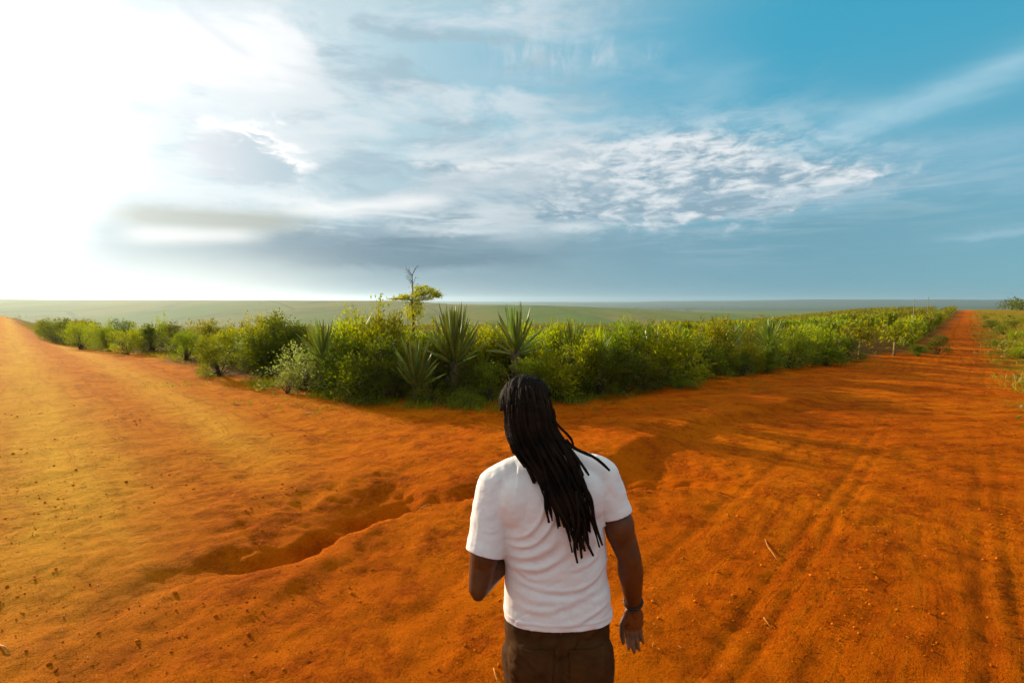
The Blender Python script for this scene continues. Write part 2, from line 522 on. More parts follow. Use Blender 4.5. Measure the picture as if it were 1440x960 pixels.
def soil_material():
    m, t, bs = new_mat('red_soil')
    geo = t.nodes.new('ShaderNodeNewGeometry'); P = Nd(t, geo.outputs['Position'])
    at = t.nodes.new('ShaderNodeAttribute'); at.attribute_name = 'zone'
    sp = t.nodes.new('ShaderNodeSeparateColor'); t.links.new(at.outputs['Color'], sp.inputs[0])
    zv, zd, zf = (Nd(t, sp.outputs[i]) for i in range(3)); glare = Nd(t, at.outputs['Alpha'])
    big = noise(t, P, 0.42, 4, 0.55, 0.3)
    mid = noise(t, P, 2.3, 6, 0.62, 0.4)
    sml = noise(t, P, 11.0, 6, 0.68)
    grit = noise(t, P, 60.0, 4, 0.7)
    c = mixc(t, big.step(0.34, 0.68), (0.54, 0.102, 0.0005), (0.64, 0.150, 0.0008))
    c = mixc(t, (mid * 0.6 + sml * 0.4).step(0.46, 0.62) * 0.85, c, (0.33, 0.054, 0.0006))
    c = mixc(t, sml.step(0.56, 0.72) * 0.5, c, (0.66, 0.20, 0.004))
    c = mixc(t, grit.step(0.58, 0.70) * 0.7, c, (0.21, 0.040, 0.002))
    glare_col = mixc(t, (mid * 0.6 + sml * 0.4).step(0.44, 0.62), (0.68, 0.228, 0.0015), (0.54, 0.135, 0.0008))
    c = mixc(t, glare * 0.75, c, glare_col)  # sun glare painted into the soil as a yellower colour
    def dotv(v):
        n = t.nodes.new('ShaderNodeVectorMath'); n.operation = 'DOT_PRODUCT'; t.links.new(P.s, n.inputs[0]); n.inputs[1].default_value = v
        return Nd(t, n.outputs['Value'])
    px_, py_ = dotv((1, 0, 0)), dotv((0, 1, 0))
    wv = (big - 0.5) * 1.6
    latR, algR = dotv((dR[1], -dR[0], 0)) + wv * 0.35, dotv((dR[0], dR[1], 0))
    latL, algL = dotv((dL[1], -dL[0], 0)) + wv * 0.5, dotv((dL[0], dL[1], 0))

    def comb(a, b, z=0.0):
        n = t.nodes.new('ShaderNodeCombineXYZ'); t.links.new(a.s, n.inputs[0]); t.links.new(b.s, n.inputs[1]); n.inputs[2].default_value = z
        return Nd(t, n.outputs[0])
    scrR = noise(t, comb(latR * 9.0, algR * 0.35), 1.0, 5, 0.65, 0.2)
    scrL = noise(t, comb(latL * 6.0, algL * 0.30, 4.0), 1.0, 5, 0.65, 0.2)
    scrX = noise(t, comb(px_ * 0.30 + py_ * 0.05, (py_ - px_ * 0.10) * 5.0 + wv * 2.0, 9.0), 1.0, 5, 0.65, 0.2)
    mR = latR.step(-2.6, -1.2) * latR.step(2.6, 1.4) * px_.step(0.4, 1.8)
    mL = px_.step(-1.5, -4.5)
    mX = px_.step(2.5, 6.0) * py_.step(4.4, 6.2) * py_.step(16, 11)
    scr = (scrR - 0.5) * mR * (1.0 - mX * 0.7) + (scrL - 0.5) * mL * 0.8 + (scrX - 0.5) * mX * 1.1
    tread = None
    for c_, w_ in ((0.36, 0.10), (1.05, 0.10), (-0.55, 0.09), (1.75, 0.09)):
        q = latR - c_
        tr_ = ((algR * 52.0 + q.absv() * 38.0)._m('SINE')).step(-0.2, 0.5) * ((-1.0 * (q / w_).sq()).exp())
        tread = tr_ if tread is None else tread + tr_
    tread = tread * px_.step(1.2, 2.2) * mid.step(0.35, 0.55)
    c = mixc(t, scr.mx(0.0) * 1.7, c, (0.64, 0.19, 0.003))
    c = mixc(t, (scr * -1.0).mx(0.0) * 2.6, c, (0.22, 0.040, 0.0008))
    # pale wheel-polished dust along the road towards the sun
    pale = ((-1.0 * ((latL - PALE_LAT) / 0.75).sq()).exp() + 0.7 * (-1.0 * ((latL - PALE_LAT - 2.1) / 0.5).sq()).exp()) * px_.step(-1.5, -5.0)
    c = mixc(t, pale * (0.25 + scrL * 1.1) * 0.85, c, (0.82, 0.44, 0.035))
    damp = noise(t, P, 1.1, 5, 0.6, 0.8)
    c = mixc(t, damp.step(0.55, 0.70) * 0.32 * (1.0 - glare * 0.6), c, (0.26, 0.045, 0.0008))
    dk = noise(t, P, 5.2, 3, 0.5, 0.6)
    c = mixc(t, dk.step(0.67, 0.73) * 0.55, c, (0.14, 0.032, 0.002))
    lit = noise(t, P, 7.0, 4, 0.6)
    flo = mixc(t, lit.step(0.35, 0.65), (0.075, 0.055, 0.012), (0.16, 0.075, 0.018))
    c = mixc(t, zv * lit.step(0.25, 0.45), c, flo)
    dr = mixc(t, sml.step(0.4, 0.62), (0.19, 0.135, 0.006), (0.38, 0.21, 0.008))
    c = mixc(t, zd * mid.step(0.22, 0.42), c, dr)
    # far fields: broad plots of greens and fallow tan, with planted rows
    fv = mapping(t, P, (0.0045, 0.0014, 0.0), (0, 0, 0), (0, 0, 0.75))
    plots = noise(t, fv, 1.0, 2, 0.4)
    fc = mixc(t, plots.step(0.38, 0.62), (0.110, 0.150, 0.006), (0.180, 0.165, 0.015))
    fn = noise(t, mapping(t, P, (0.02, 0.006, 0.0), (0, 0, 0), (0, 0, 0.9)), 1.0, 5, 0.65)
    vr = t.nodes.new('ShaderNodeTexVoronoi'); vr.feature = 'DISTANCE_TO_EDGE'; vr.voronoi_dimensions = '2D'; vr.inputs['Scale'].default_value = 0.0045
    vp_ = mapping(t, P, (1, 0.55, 1), (0, 0, 0), (0, 0, 0.6)); t.links.new(vp_.s, vr.inputs['Vector'])
    vc = t.nodes.new('ShaderNodeTexVoronoi'); vc.voronoi_dimensions = '2D'; vc.inputs['Scale'].default_value = 0.0045; t.links.new(vp_.s, vc.inputs['Vector'])
    cs = t.nodes.new('ShaderNodeSeparateColor'); t.links.new(vc.outputs['Color'], cs.inputs[0])
    fc = mixc(t, Nd(t, cs.outputs[0]).step(0.55, 0.95) * 0.65, fc, (0.23, 0.17, 0.05))
    fc = mixc(t, Nd(t, cs.outputs[1]).step(0.6, 0.95) * 0.6, fc, (0.10, 0.155, 0.010))
    fc = mixc(t, Nd(t, vr.outputs['Distance']).step(0.022, 0.006) * 0.4, fc, (0.040, 0.060, 0.010))
    fc = mixc(t, fn.step(0.45, 0.7) * 0.6, fc, (0.070, 0.090, 0.012))
    ln = t.nodes.new('ShaderNodeVectorMath'); ln.operation = 'LENGTH'; t.links.new(P.s, ln.inputs[0])
    fc = mixc(t, Nd(t, ln.outputs['Value']).step(2300, 3600) * (0.6 + fn * 0.6), fc, (0.055, 0.075, 0.045))
    c = mixc(t, zf, c, fc)
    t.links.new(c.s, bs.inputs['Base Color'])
    bs.inputs['Roughness'].default_value = 0.95
    bs.inputs['Specular IOR Level'].default_value = 0.02
    nr = 1.0 - zf
    vor = t.nodes.new('ShaderNodeTexVoronoi'); vor.feature = 'SMOOTH_F1'
    vor.inputs['Scale'].default_value = 16.0; t.links.new((P).s, vor.inputs['Vector'])
    cl = (0.55 - Nd(t, vor.outputs['Distance'])).mx(0.0)
    patch = mid.step(0.42, 0.62)
    b = bump(t, mid * nr, 1.0, 0.09)
    b = bump(t, (scr * 1.6 + tread * 0.7) * nr, 1.0, 0.07, b)
    b = bump(t, (sml + cl * patch * 0.9) * nr, 1.0, 0.075, b)
    b = bump(t, grit * nr, 1.0, 0.020, b)
    t.links.new(b, bs.inputs['Normal'])
    return m


SOIL = soil_material()
gme = mesh_from('ground', V, F, [SOIL], smooth=True)
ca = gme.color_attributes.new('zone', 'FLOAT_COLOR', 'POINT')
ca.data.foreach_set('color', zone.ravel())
ground = link('ground', gme)
tag(ground, kind='structure', label='orange red bare earth of the crossroads with ruts and a washed out ditch')


def hz(x, y):
    return float(height(np.array([x]), np.array([y]))[0])

# ------------------------------------------------------------------ plants
def leaf_material(name, base, tip, trans=0.45, rough=0.5, spec=0.3, scale=9.0):
    m, t, bs = new_mat(name)
    geo = t.nodes.new('ShaderNodeNewGeometry')
    oi = t.nodes.new('ShaderNodeObjectInfo')
    n = noise(t, Nd(t, geo.outputs['Position']), scale, 3, 0.6)
    rp = Nd(t, geo.outputs['Random Per Island'])
    c = mixc(t, (n.step(0.35, 0.65) * 0.55 + rp * 0.45), base, tip)
    hs = t.nodes.new('ShaderNodeHueSaturation')
    r = Nd(t, oi.outputs['Random'])
    t.links.new((r * 0.05 + 0.475).s, hs.inputs['Hue']); t.links.new((r * 0.5 + 0.75).s, hs.inputs['Value'])
    t.links.new(c.s, hs.inputs['Color'])
    bs.inputs['Roughness'].default_value = rough
    bs.inputs['Specular IOR Level'].default_value = spec
    t.links.new(hs.outputs[0], bs.inputs['Base Color'])
    tr = t.nodes.new('ShaderNodeBsdfTranslucent')
    br = t.nodes.new('ShaderNodeHueSaturation'); br.inputs['Value'].default_value = 1.5; br.inputs['Saturation'].default_value = 1.1
    br.inputs['Hue'].default_value = 0.505
    t.links.new(hs.outputs[0], br.inputs['Color']); t.links.new(br.outputs[0], tr.inputs['Color'])
    mx = t.nodes.new('ShaderNodeMixShader'); mx.inputs[0].default_value = trans
    out = t.nodes['Material Output']
    t.links.new(bs.outputs[0], mx.inputs[1]); t.links.new(tr.outputs[0], mx.inputs[2]); t.links.new(mx.outputs[0], out.inputs['Surface'])
    return m


def bark_material(name, a, b, scale=30):
    m, t, bs = new_mat(name)
    tcn = t.nodes.new('ShaderNodeTexCoord')
    v = mapping(t, Nd(t, tcn.outputs['Object']), (1, 1, 0.25))
    n = noise(t, v, scale, 5, 0.65)
    t.links.new(mixc(t, n.step(0.35, 0.65), a, b).s, bs.inputs['Base Color'])
    bs.inputs['Roughness'].default_value = 0.9
    t.links.new(bump(t, n, 0.8, 0.02), bs.inputs['Normal'])
    return m


M_GREEN = leaf_material('leaf_green', (0.105, 0.135, 0.004), (0.225, 0.250, 0.006), 0.5)
M_LIGHT = leaf_material('leaf_yellow_green', (0.165, 0.180, 0.003), (0.340, 0.330, 0.005), 0.55)
M_DARK = leaf_material('leaf_dark_green', (0.070, 0.090, 0.004), (0.150, 0.170, 0.005), 0.48)
M_PALE = leaf_material('leaf_silver_green', (0.150, 0.195, 0.018), (0.390, 0.430, 0.120), 0.45)
M_SISAL = leaf_material('leaf_sisal', (0.165, 0.205, 0.022), (0.400, 0.440, 0.100), 0.4, 0.42, 0.4, 3.0)
M_CANE = leaf_material('leaf_cane', (0.155, 0.170, 0.006), (0.310, 0.300, 0.015), 0.5, 0.5, 0.3)
M_DRY = leaf_material('leaf_dry', (0.20, 0.150, 0.018), (0.340, 0.250, 0.035), 0.4)
M_ACACIA = leaf_material('leaf_flat_crown', (0.22, 0.20, 0.004), (0.40, 0.35, 0.008), 0.55)
M_BARK = bark_material('bark', (0.045, 0.030, 0.016), (0.11, 0.075, 0.04))
M_PALEBARK = bark_material('pale_bark', (0.16, 0.11, 0.03), (0.30, 0.22, 0.07))
M_WOOD = bark_material('post_wood', (0.20, 0.17, 0.10), (0.34, 0.29, 0.18))
M_FIBRE = bark_material('sisal_stump', (0.07, 0.05, 0.02), (0.19, 0.13, 0.05), 45)


def unit(a):
    return a / (np.linalg.norm(a, axis=-1, keepdims=True) + 1e-9)


def leaves(P, Dv, L, W, rg, fold=0.25, droop=0.0):
    """n leaf blades: base point, direction, length, width -> 6 vertices, 4 triangles as 2 quads each"""
    n = len(P)
    Dv = unit(Dv)
    ref = unit(rg.normal(size=(n, 3)) * 0.6 + np.array([0, 0, 1.0]))
    S = unit(np.cross(Dv, ref)); U = unit(np.cross(S, Dv))
    L = np.broadcast_to(np.asarray(L, float).reshape(-1, 1), (n, 1)); W = np.broadcast_to(np.asarray(W, float).reshape(-1, 1), (n, 1))
    m1 = P + Dv * L * 0.42 - U * W * fold
    tip = P + Dv * L + np.array([0, 0, -1.0]) * L * droop
    l = P + Dv * L * 0.45 + S * W * 0.5; r = P + Dv * L * 0.45 - S * W * 0.5
    Vv = np.stack([P, l, tip, r, m1], 1).reshape(-1, 3)
    b = (np.arange(n) * 5)[:, None]
    Fq = np.concatenate([b + np.array([[0, 4, 1]]), b + np.array([[1, 4, 2]]), b + np.array([[0, 3, 4]]), b + np.array([[4, 3, 2]])], 0)
    return Vv, Fq.astype(np.int32)


def join(parts):
    Vs, Fs, o = [], [], 0
    for v, f in parts:
        Vs.append(v); Fs.append(f + o); o += len(v)
    return np.concatenate(Vs), np.concatenate(Fs)


def tubes(paths, k=5):
    """paths: list of (points, radii) -> triangles"""
    Vs, Fs, o = [], [], 0
    for pts, rad in paths:
        pts = np.asarray(pts, float); n = len(pts)
        T = unit(np.gradient(pts, axis=0))
        ref = np.array([1.0, 0.13, 0.2]) if abs(T[0][0]) < 0.8 else np.array([0.1, 1.0, 0.2])
        S = unit(np.cross(T, ref)); U = np.cross(T, S)
        a = np.linspace(0, 2 * np.pi, k, endpoint=False)
        ring = pts[:, None, :] + (S[:, None, :] * np.cos(a)[None, :, None] + U[:, None, :] * np.sin(a)[None, :, None]) * np.asarray(rad, float)[:, None, None]
        Vs.append(ring.reshape(-1, 3)); Vs.append(pts[-1:] + T[-1:] * rad[-1] * 0.6); Vs.append(pts[:1])
        f = []
        for i in range(n - 1):
            for j in range(k):
                a0, b0 = i * k + j, i * k + (j + 1) % k
                f += [(a0, b0, b0 + k), (a0, b0 + k, a0 + k)]
        for j in range(k):
            f.append(((n - 1) * k + j, (n - 1) * k + (j + 1) % k, n * k)); f.append(((j + 1) % k, j, n * k + 1))
        Fs.append(np.array(f, dtype=np.int32) + o); o += n * k + 2
    return np.concatenate(Vs), np.concatenate(Fs)


def shrub_meshes(seed, mat, h=1.5, w=1.5, clumps=46, per=70, L=0.075, W=0.034, up=0.35, spiky=0.0, base=0.08):
    """foliage of an uneven bush about h tall and w wide, with its stems"""
    rg = np.random.default_rng(seed)
    P, Dv, stems = [], [], []
    lobes = [(rg.uniform(-.26, .26) * w, rg.uniform(-.26, .26) * w, rg.uniform(.5, .86) * h, rg.uniform(.20, .34) * w) for _ in range(6)]
    lobes.append((0, 0, .62 * h, .36 * w))
    for c in range(clumps):
        lx, ly, lz, lr = lobes[c % len(lobes)]
        d = unit(rg.normal(size=3)); d[2] = d[2] * 0.9 + 0.1
        q = rg.uniform(0.55, 1.05)
        cen = np.array([lx, ly, lz - lr * 0.5]) + d * lr * q * np.array([1, 1, 1.05])
        if rg.random() < 0.30:
            a = rg.uniform(0, 2 * np.pi); cen = np.array([np.cos(a) * w * .42, np.sin(a) * w * .42, rg.uniform(base, .45) * h])
        cen[2] = np.clip(cen[2], base * h, h * 1.02)
        r = rg.uniform(.07, .15) * (w / 1.5) ** .6
        m = int(per * rg.uniform(.6, 1.3))
        off = rg.normal(size=(m, 3)) * r * np.array([1, 1, .8])
        P.append(cen + off)
        out = unit(cen - np.array([0, 0, h * .35]))
        Dv.append(unit(off) * 0.8 + out * 0.5 + np.array([0, 0, up]) + rg.normal(size=(m, 3)) * .35)
        k0 = np.array([rg.normal() * .05, rg.normal() * .05, 0]); midp = cen * np.array([.45, .45, .5]) + rg.normal(size=3) * .04
        stems.append(([k0, midp, cen], [.018, .012, .004]))
        if rg.random() < spiky:
            tipn = rg.integers(10, 22); tt = np.linspace(0, 1, tipn)[:, None]
            ax = unit(out * .5 + np.array([0, 0, 1.0])) * rg.uniform(.15, .34)
            P.append(cen + ax * tt + rg.normal(size=(tipn, 3)) * .015); Dv.append(rg.normal(size=(tipn, 3)) * .8 + ax * 3)
    P = np.concatenate(P); Dv = np.concatenate(Dv)
    P[:, 2] = np.maximum(P[:, 2], 0.03)
    n = len(P)
    v, f = leaves(P, Dv, L * rg.uniform(.6, 1.35, n), W * rg.uniform(.7, 1.3, n), rg)
    fol = mesh_from('foliage', v, f, [mat])
    sv, sf = tubes(stems[:24], 4)
    return fol, mesh_from('stem', sv, sf, [M_BARK])


def grass_meshes(seed, mat, h=1.5, w=.7, blades=150, bw=.028):
    """tall arching blades, as of cane or elephant grass"""
    rg = np.random.default_rng(seed)
    Vs, Fs, o = [], [], 0
    for i in range(blades):
        a = rg.uniform(0, 2 * np.pi); rad = rg.uniform(0, .32) * w
        b = np.array([np.cos(a) * rad, np.sin(a) * rad, rg.uniform(0, .45) * h * (rg.random() < .6)])
        L = h * rg.uniform(.5, 1.05) - b[2] * .6
        lean = rg.uniform(.08, .6); a2 = a + rg.normal() * .7
        out = np.array([np.cos(a2), np.sin(a2), 0])
        side = np.array([-np.sin(a2), np.cos(a2), 0])
        wd = bw * rg.uniform(.6, 1.3)
        pts = []
        for t, ww in ((0, .6), (.35, 1), (.7, .8), (1, .08)):
            p = b + np.array([0, 0, 1]) * L * (t - .30 * lean * t * t) + out * L * lean * (t ** 1.8) * .75
            pts += [p - side * wd * ww, p + side * wd * ww]
        Vs.append(np.array(pts))
        Fs.append(np.array([(0, 1, 3), (0, 3, 2), (2, 3, 5), (2, 5, 4), (4, 5, 7), (4, 7, 6)], dtype=np.int32) + o); o += 8
    return mesh_from('blades', np.concatenate(Vs), np.concatenate(Fs), [mat])


def sword_leaf(L, w, bend, seed):
    """one stiff sisal leaf along +Z: gutter section, dark spine at its tip"""
    rg = np.random.default_rng(seed)
    V, Fs = [], []
    ts = [0, .08, .25, .5, .72, .88, .97, 1.0]
    ws = [.75, .62, .85, 1.0, .82, .48, .14, .015]
    for t, q in zip(ts, ws):
        y = bend * t * t * L
        V += [(-w * q / 2, y - .010 * q, t * L), (0, y + .30 * w * q, t * L), (w * q / 2, y - .010 * q, t * L), (0, y + .30 * w * q + .012 * q + .001, t * L)]
    for i in range(len(ts) - 1):
        a = i * 4
        Fs += [(a, a + 1, a + 5, a + 4), (a + 1, a + 2, a + 6, a + 5), (a + 2, a + 3, a + 7, a + 6), (a + 3, a, a + 4, a + 7)]
    return mesh_from('leaf', np.array(V), Fs, [M_SISAL], smooth=False)


LEAF_VARIANTS = [sword_leaf(1.0, .052, b, i) for i, b in enumerate((0.0, .06, -.05, .12))]


def stump_mesh(h, r):
    rg = np.random.default_rng(5)
    V, Fq = tubes([([(0, 0, -.05), (0, 0, h * .5), (0, 0, h), (0, 0, h + .12)], [r * 1.05, r * .9, r, r * .5])], 10)
    parts = [(V, Fq)]
    n = 46
    a = rg.uniform(0, 2 * np.pi, n); z = rg.uniform(.03, h, n)
    P = np.stack([np.cos(a) * r * .8, np.sin(a) * r * .8, z], 1)
    Dv = np.stack([np.cos(a), np.sin(a), rg.uniform(.3, 1.1, n)], 1)
    parts.append(leaves(P, Dv, rg.uniform(.1, .2, n), .07, rg))
    v, f = join(parts)
    return mesh_from('stump', v, f, [M_FIBRE])


def sisal(loc, trunk, length, n, label, seed, spread=(4, 74), group='sisal plants in the front hedge', lean=(0, 0), width=1.0):
    rg = np.random.default_rng(seed)
    root = empty('sisal_plant', loc)
    tag(root, label, 'sisal', group)
    link('stump', stump_mesh(trunk, .11), root)
    ga = 2.39996
    for i in range(n):
        q = i / (n - 1)
        tilt = R(spread[0] + (spread[1] - spread[0]) * q ** 1.15 + rg.normal() * 3.5)
        ang = i * ga + rg.normal() * .12
        L = length * rg.uniform(.86, 1.08) * (0.80 + .25 * math.sin(math.pi * min(1, q + .25)))
        o = link('leaf', LEAF_VARIANTS[rg.integers(0, 4)], root)
        M = Matrix.Rotation(ang, 4, 'Z') @ Matrix.Rotation(tilt, 4, 'X') @ Matrix.Rotation(rg.normal() * .25, 4, 'Z')
        base = Vector((0, 0, trunk + .16 - .22 * q)) + (Matrix.Rotation(ang, 3, 'Z') @ Vector((0, -.05, 0)))
        o.matrix_local = Matrix.Translation(base + Vector((lean[0], lean[1], 0)) * 0) @ M @ Matrix.Diagonal((width, width, L, 1))
    root.rotation_euler = (lean[1], lean[0], rg.uniform(0, 6))
    return root


def G(px, py):
    x, y = on_ground(px, py)
    return Vector((x, y, hz(x, y)))


def scale_h(px, py_base, py_top):
    """height in metres of something whose foot is seen at (px, py_base) and whose top at py_top"""
    x, y = on_ground(px, py_base)
    return at_depth(px, py_top, y).z - hz(x, y)


# the sisal plants that stand out of the hedge
def sisal_at(px, pb, pt, trunk_frac, n, label, seed, **k):
    g = G(px, pb); h = scale_h(px, pb, pt)
    tr = h * trunk_frac
    return sisal(g, tr, (h - tr - .1) * k.pop('lf', 1.0), n, label, seed, **k)


sisal_at(640, 560, 430, .36, 74, 'tallest sisal with a dense fan of upright grey-green leaves beside the slender tree', 21, spread=(2, 62))
sisal_at(586, 564, 476, .24, 52, 'low sisal at the front edge of the hedge below the taller fan', 22, spread=(3, 58))
sisal_at(726, 556, 430, .46, 34, 'sisal standing behind the head of the person, its outer leaves tilted wide', 23, spread=(2, 80), width=1.1)
sisal_at(699, 540, 458, .5, 30, 'small sisal between the two tall sisal fans', 24, spread=(4, 70))
sisal_at(1080, 512, 447, .33, 44, 'bright sisal fan at the corner where the hedge meets the plantation', 25, spread=(3, 80))
sisal_at(912, 532, 452, .45, 40, 'sisal rosette rising from the dark middle of the hedge', 26, spread=(4, 80))
sisal_at(1028, 516, 456, .4, 36, 'sisal rosette over a round bush near the bright sisal fan', 27, spread=(6, 84))
sisal_at(455, 548, 452, .45, 34, 'sisal half hidden behind the speckled silver shrub', 28, spread=(5, 76))
sisal_at(805, 548, 452, .5, 32, 'sisal above the pale stems close to the head of the person', 29, spread=(5, 80))

# shrubs: kinds
KIND = {}
for i, (nm, a) in enumerate({
    'round': dict(mat=M_GREEN), 'round2': dict(mat=M_GREEN, clumps=52, up=.5, spiky=.3),
    'light': dict(mat=M_LIGHT, clumps=44, per=62, L=.085, W=.036, spiky=.5), 'light2': dict(mat=M_LIGHT, clumps=50, L=.07, up=.6, spiky=.8),
    'dark': dict(mat=M_DARK, clumps=54, per=75), 'dark2': dict(mat=M_DARK, clumps=50, per=70, L=.09, W=.04),
    'pale': dict(mat=M_PALE, clumps=58, per=42, L=.055, W=.032, spiky=.7, base=.05),
    'low': dict(mat=M_GREEN, h=1.5, w=2.2, clumps=44, per=60, base=.04),
    'lush': dict(mat=M_LIGHT, clumps=52, per=40, L=.15, W=.05, up=.3, spiky=.2),
}.items()):
    KIND[nm] = shrub_meshes(100 + i, **a)
TALL = [grass_meshes(200, M_CANE), grass_meshes(201, M_CANE, w=1.0, blades=190), grass_meshes(202, M_LIGHT, w=.9, blades=170)]


def shrub(px, pb, pt, kind, label, group, width=1.0, name='shrub'):
    g = G(px, pb); h = max(.3, scale_h(px, pb, pt)) * (1 + .10 * math.sin(px * 1.7 + pb))
    r = empty(name, g, random.uniform(0, 6.28)); tag(r, label, 'shrub' if name == 'shrub' else 'grass clump', group)
    s = h / 1.5
    r.scale = (s * width, s * width, s)
    if kind in KIND:
        link('foliage', KIND[kind][0], r); link('stem', KIND[kind][1], r)
    else:
        link('blades', TALL[int(kind[-1])], r)
    return r


GL = 'shrubs along the curved dirt road towards the sun'
GC = 'shrubs in the tall front hedge'
GB = 'shrubs standing behind the front row of the hedge'
for px, pb, pt, kd, lb in ((62, 459, 449, 'light', 'farthest pale green shrub at the vanishing end of the sunlit road edge'), (80, 462, 451, 'round', 'second green shrub from the vanishing end of the sunlit road edge'),
                          (97, 464, 452, 'dark', 'hazy dark shrub among the farthest bushes of the sunlit road edge'), (118, 468, 452, 'light', 'pale yellow-green shrub just beyond the first clearly rounded shrub'),
                          (90, 458, 449, 'dark2', 'small dark shrub set back behind the farthest bushes of the sunlit road'), (108, 461, 450, 'round2', 'leafy green shrub set back behind the hazy dark shrub'), (128, 464, 450, 'dark', 'dark shrub set back beside the bright shrub of the sunlit road edge')):
    shrub(px, pb, pt, kd, lb, GL, 1.2)
shrub(113, 476, 457, 'light', 'first clearly rounded yellow-green shrub from the far end of the sunlit road edge', GL, 1.15)
shrub(140, 472, 451, 'light2', 'bright shrub just behind the rounded olive bush on the sunlit road edge', GL, 1.2)
shrub(152, 484, 463, 'round', 'rounded olive bush low on the sunlit road edge', GL, 1.25)
shrub(178, 492, 466, 'light', 'yellow-green bush with a bright top at the road edge beside a dark thicket', GL, 1.15)
shrub(170, 478, 450, 'dark', 'dark thicket behind the yellow-green bush on the sunlit road edge', GL, 1.2)
shrub(200, 487, 452, 'light2', 'upright lime-coloured shrub before the dark thicket', GL, .9)
shrub(214, 488, 452, 'dark2', 'wide dark shrub under the single bright upright shoot', GL, 1.2)
shrub(229, 482, 437, 'light2', 'thin bright shoot standing above the other shrubs of the far hedge', GL, .42)
shrub(262, 505, 470, 'round2', 'leafy mid-green shrub sitting forward on the dirt with its shadow beside it', GL, 1.1)
shrub(250, 492, 452, 'dark', 'dark shrub behind the leafy shrub that sits forward on the dirt', GL, 1.3)
shrub(288, 497, 450, 'light', 'bright-topped shrub between the forward shrub and the round dirt-edge bush', GL, 1.15)
shrub(322, 512, 460, 'dark2', 'dark gap-filling shrub behind the round dirt-edge bush', GL, 1.1)
shrub(311, 528, 478, 'round', 'round bright-edged bush standing furthest out on the orange dirt', GL, 1.05)
shrub(345, 520, 466, 'pale', 'pale-leaved shrub beside the tall dark bush', GL, .9)
shrub(352, 508, 455, 'light', 'yellow-green shrub behind the pale-leaved shrub', GL, 1.2)
shrub(384, 524, 447, 'dark', 'tall dark bush with a sunlit yellow crown', GC, 1.0)
shrub(376, 519, 448, 'light', 'sunlit crown growing through the tall dark bush', GC, .8)
shrub(422, 546, 476, 'pale', 'speckled silver-green shrub at the outermost corner of the hedge', GC, 1.45)
shrub(404, 552, 512, 'pale', 'small silver-leaved sprig drooping at the edge of the dirt', GC, .9)
shrub(447, 544, 496, 'round', 'soft mid-green bush tucked beside the speckled silver shrub', GC, 1.3)
shrub(420, 524, 456, 'dark2', 'dark foliage behind the speckled silver shrub', GC, 1.3)
shrub(440, 532, 452, 'grass0', 'tall grass tuft above the speckled silver shrub', 'tall grass tufts in the hedge', .9, 'tall_grass')
shrub(480, 540, 444, 'light', 'leafy light shrub with sunlit upper leaves next to the half hidden sisal', GC, .95)
shrub(492, 552, 470, 'dark', 'dark bush under the sunlit leafy shrub', GC, 1.1)
shrub(522, 546, 433, 'light2', 'tallest yellow-green shrub before the slender tree', GC, .85)
shrub(530, 560, 470, 'dark', 'dark shaded bush below the tallest yellow-green shrub', GC, 1.2)
shrub(500, 538, 436, 'grass1', 'tall yellow grass tuft beside the tallest yellow-green shrub', 'tall grass tufts in the hedge', .8, 'tall_grass')
shrub(553, 545, 446, 'light', 'yellow-green shrub at the foot of the slender tree', GC, .8)
shrub(560, 562, 500, 'dark2', 'dark low bush beside the low front sisal', GC, 1.1)
shrub(612, 556, 470, 'round2', 'green bush between the low front sisal and the tallest sisal', GC, .9)
shrub(606, 566, 522, 'low', 'low spreading weeds at the feet of the sisal plants', GC, 1.0)
shrub(662, 564, 500, 'dark', 'dark bush at the base of the tallest sisal', GC, 1.0)
shrub(678, 550, 458, 'light', 'lime-green shrub behind the small sisal', GC, .85)
shrub(690, 566, 505, 'round', 'green bush just beyond the head of the person', GC, 1.0)
shrub(655, 572, 545, 'low', 'low weedy bush spilling onto the dirt near the person', GC, 1.3)
shrub(745, 566, 498, 'round2', 'leafy green bush showing over the hair of the person', GC, 1.0)
shrub(752, 546, 462, 'light2', 'light shrub under the wide-tilted leaves of the sisal', GC, .8)
shrub(778, 562, 488, 'lush', 'broad-leaved bright bush with white flecks beside the head of the person', GC, 1.0)
shrub(786, 542, 446, 'grass2', 'tall feathery grass beside the broad-leaved bright bush', 'tall grass tufts in the hedge', .7, 'tall_grass')
shrub(815, 554, 462, 'light', 'yellow-olive shrub standing over pale stems', GC, .9)
shrub(836, 544, 450, 'grass1', 'yellow grass tuft rising over the dark centre of the hedge', 'tall grass tufts in the hedge', .75, 'tall_grass')
shrub(842, 556, 490, 'dark', 'dark rounded bush in the shaded centre of the hedge', GC, 1.15)
shrub(872, 552, 476, 'dark2', 'broad dark bush beside the sisal rosette of the shaded centre', GC, 1.1)
shrub(860, 538, 456, 'round', 'green shrub peeping over the shaded centre of the hedge', GC, 1.0)
shrub(890, 540, 450, 'grass0', 'upright cane-like grass behind the broad dark bush', 'tall grass tufts in the hedge', .8, 'tall_grass')
shrub(905, 550, 500, 'dark', 'low dark bush below the sisal rosette', GC, 1.2)
shrub(938, 542, 462, 'lush', 'big-leaved light shrub past the dark centre of the hedge', GC, 1.0)
shrub(932, 530, 450, 'light2', 'slim light shrub over the big-leaved light shrub', GC, .8)
shrub(962, 536, 474, 'light', 'yellow-green bush midway between the dark centre and the bright sisal fan', GC, 1.1)
shrub(955, 545, 522, 'low', 'sprawling weeds before the big-leaved light shrub', GC, 1.5)
shrub(985, 530, 466, 'dark2', 'dark bush with a hollow at its foot', GC, 1.0)
shrub(1003, 522, 448, 'light', 'round-headed yellow-green bush with a pale front', GC, 1.1)
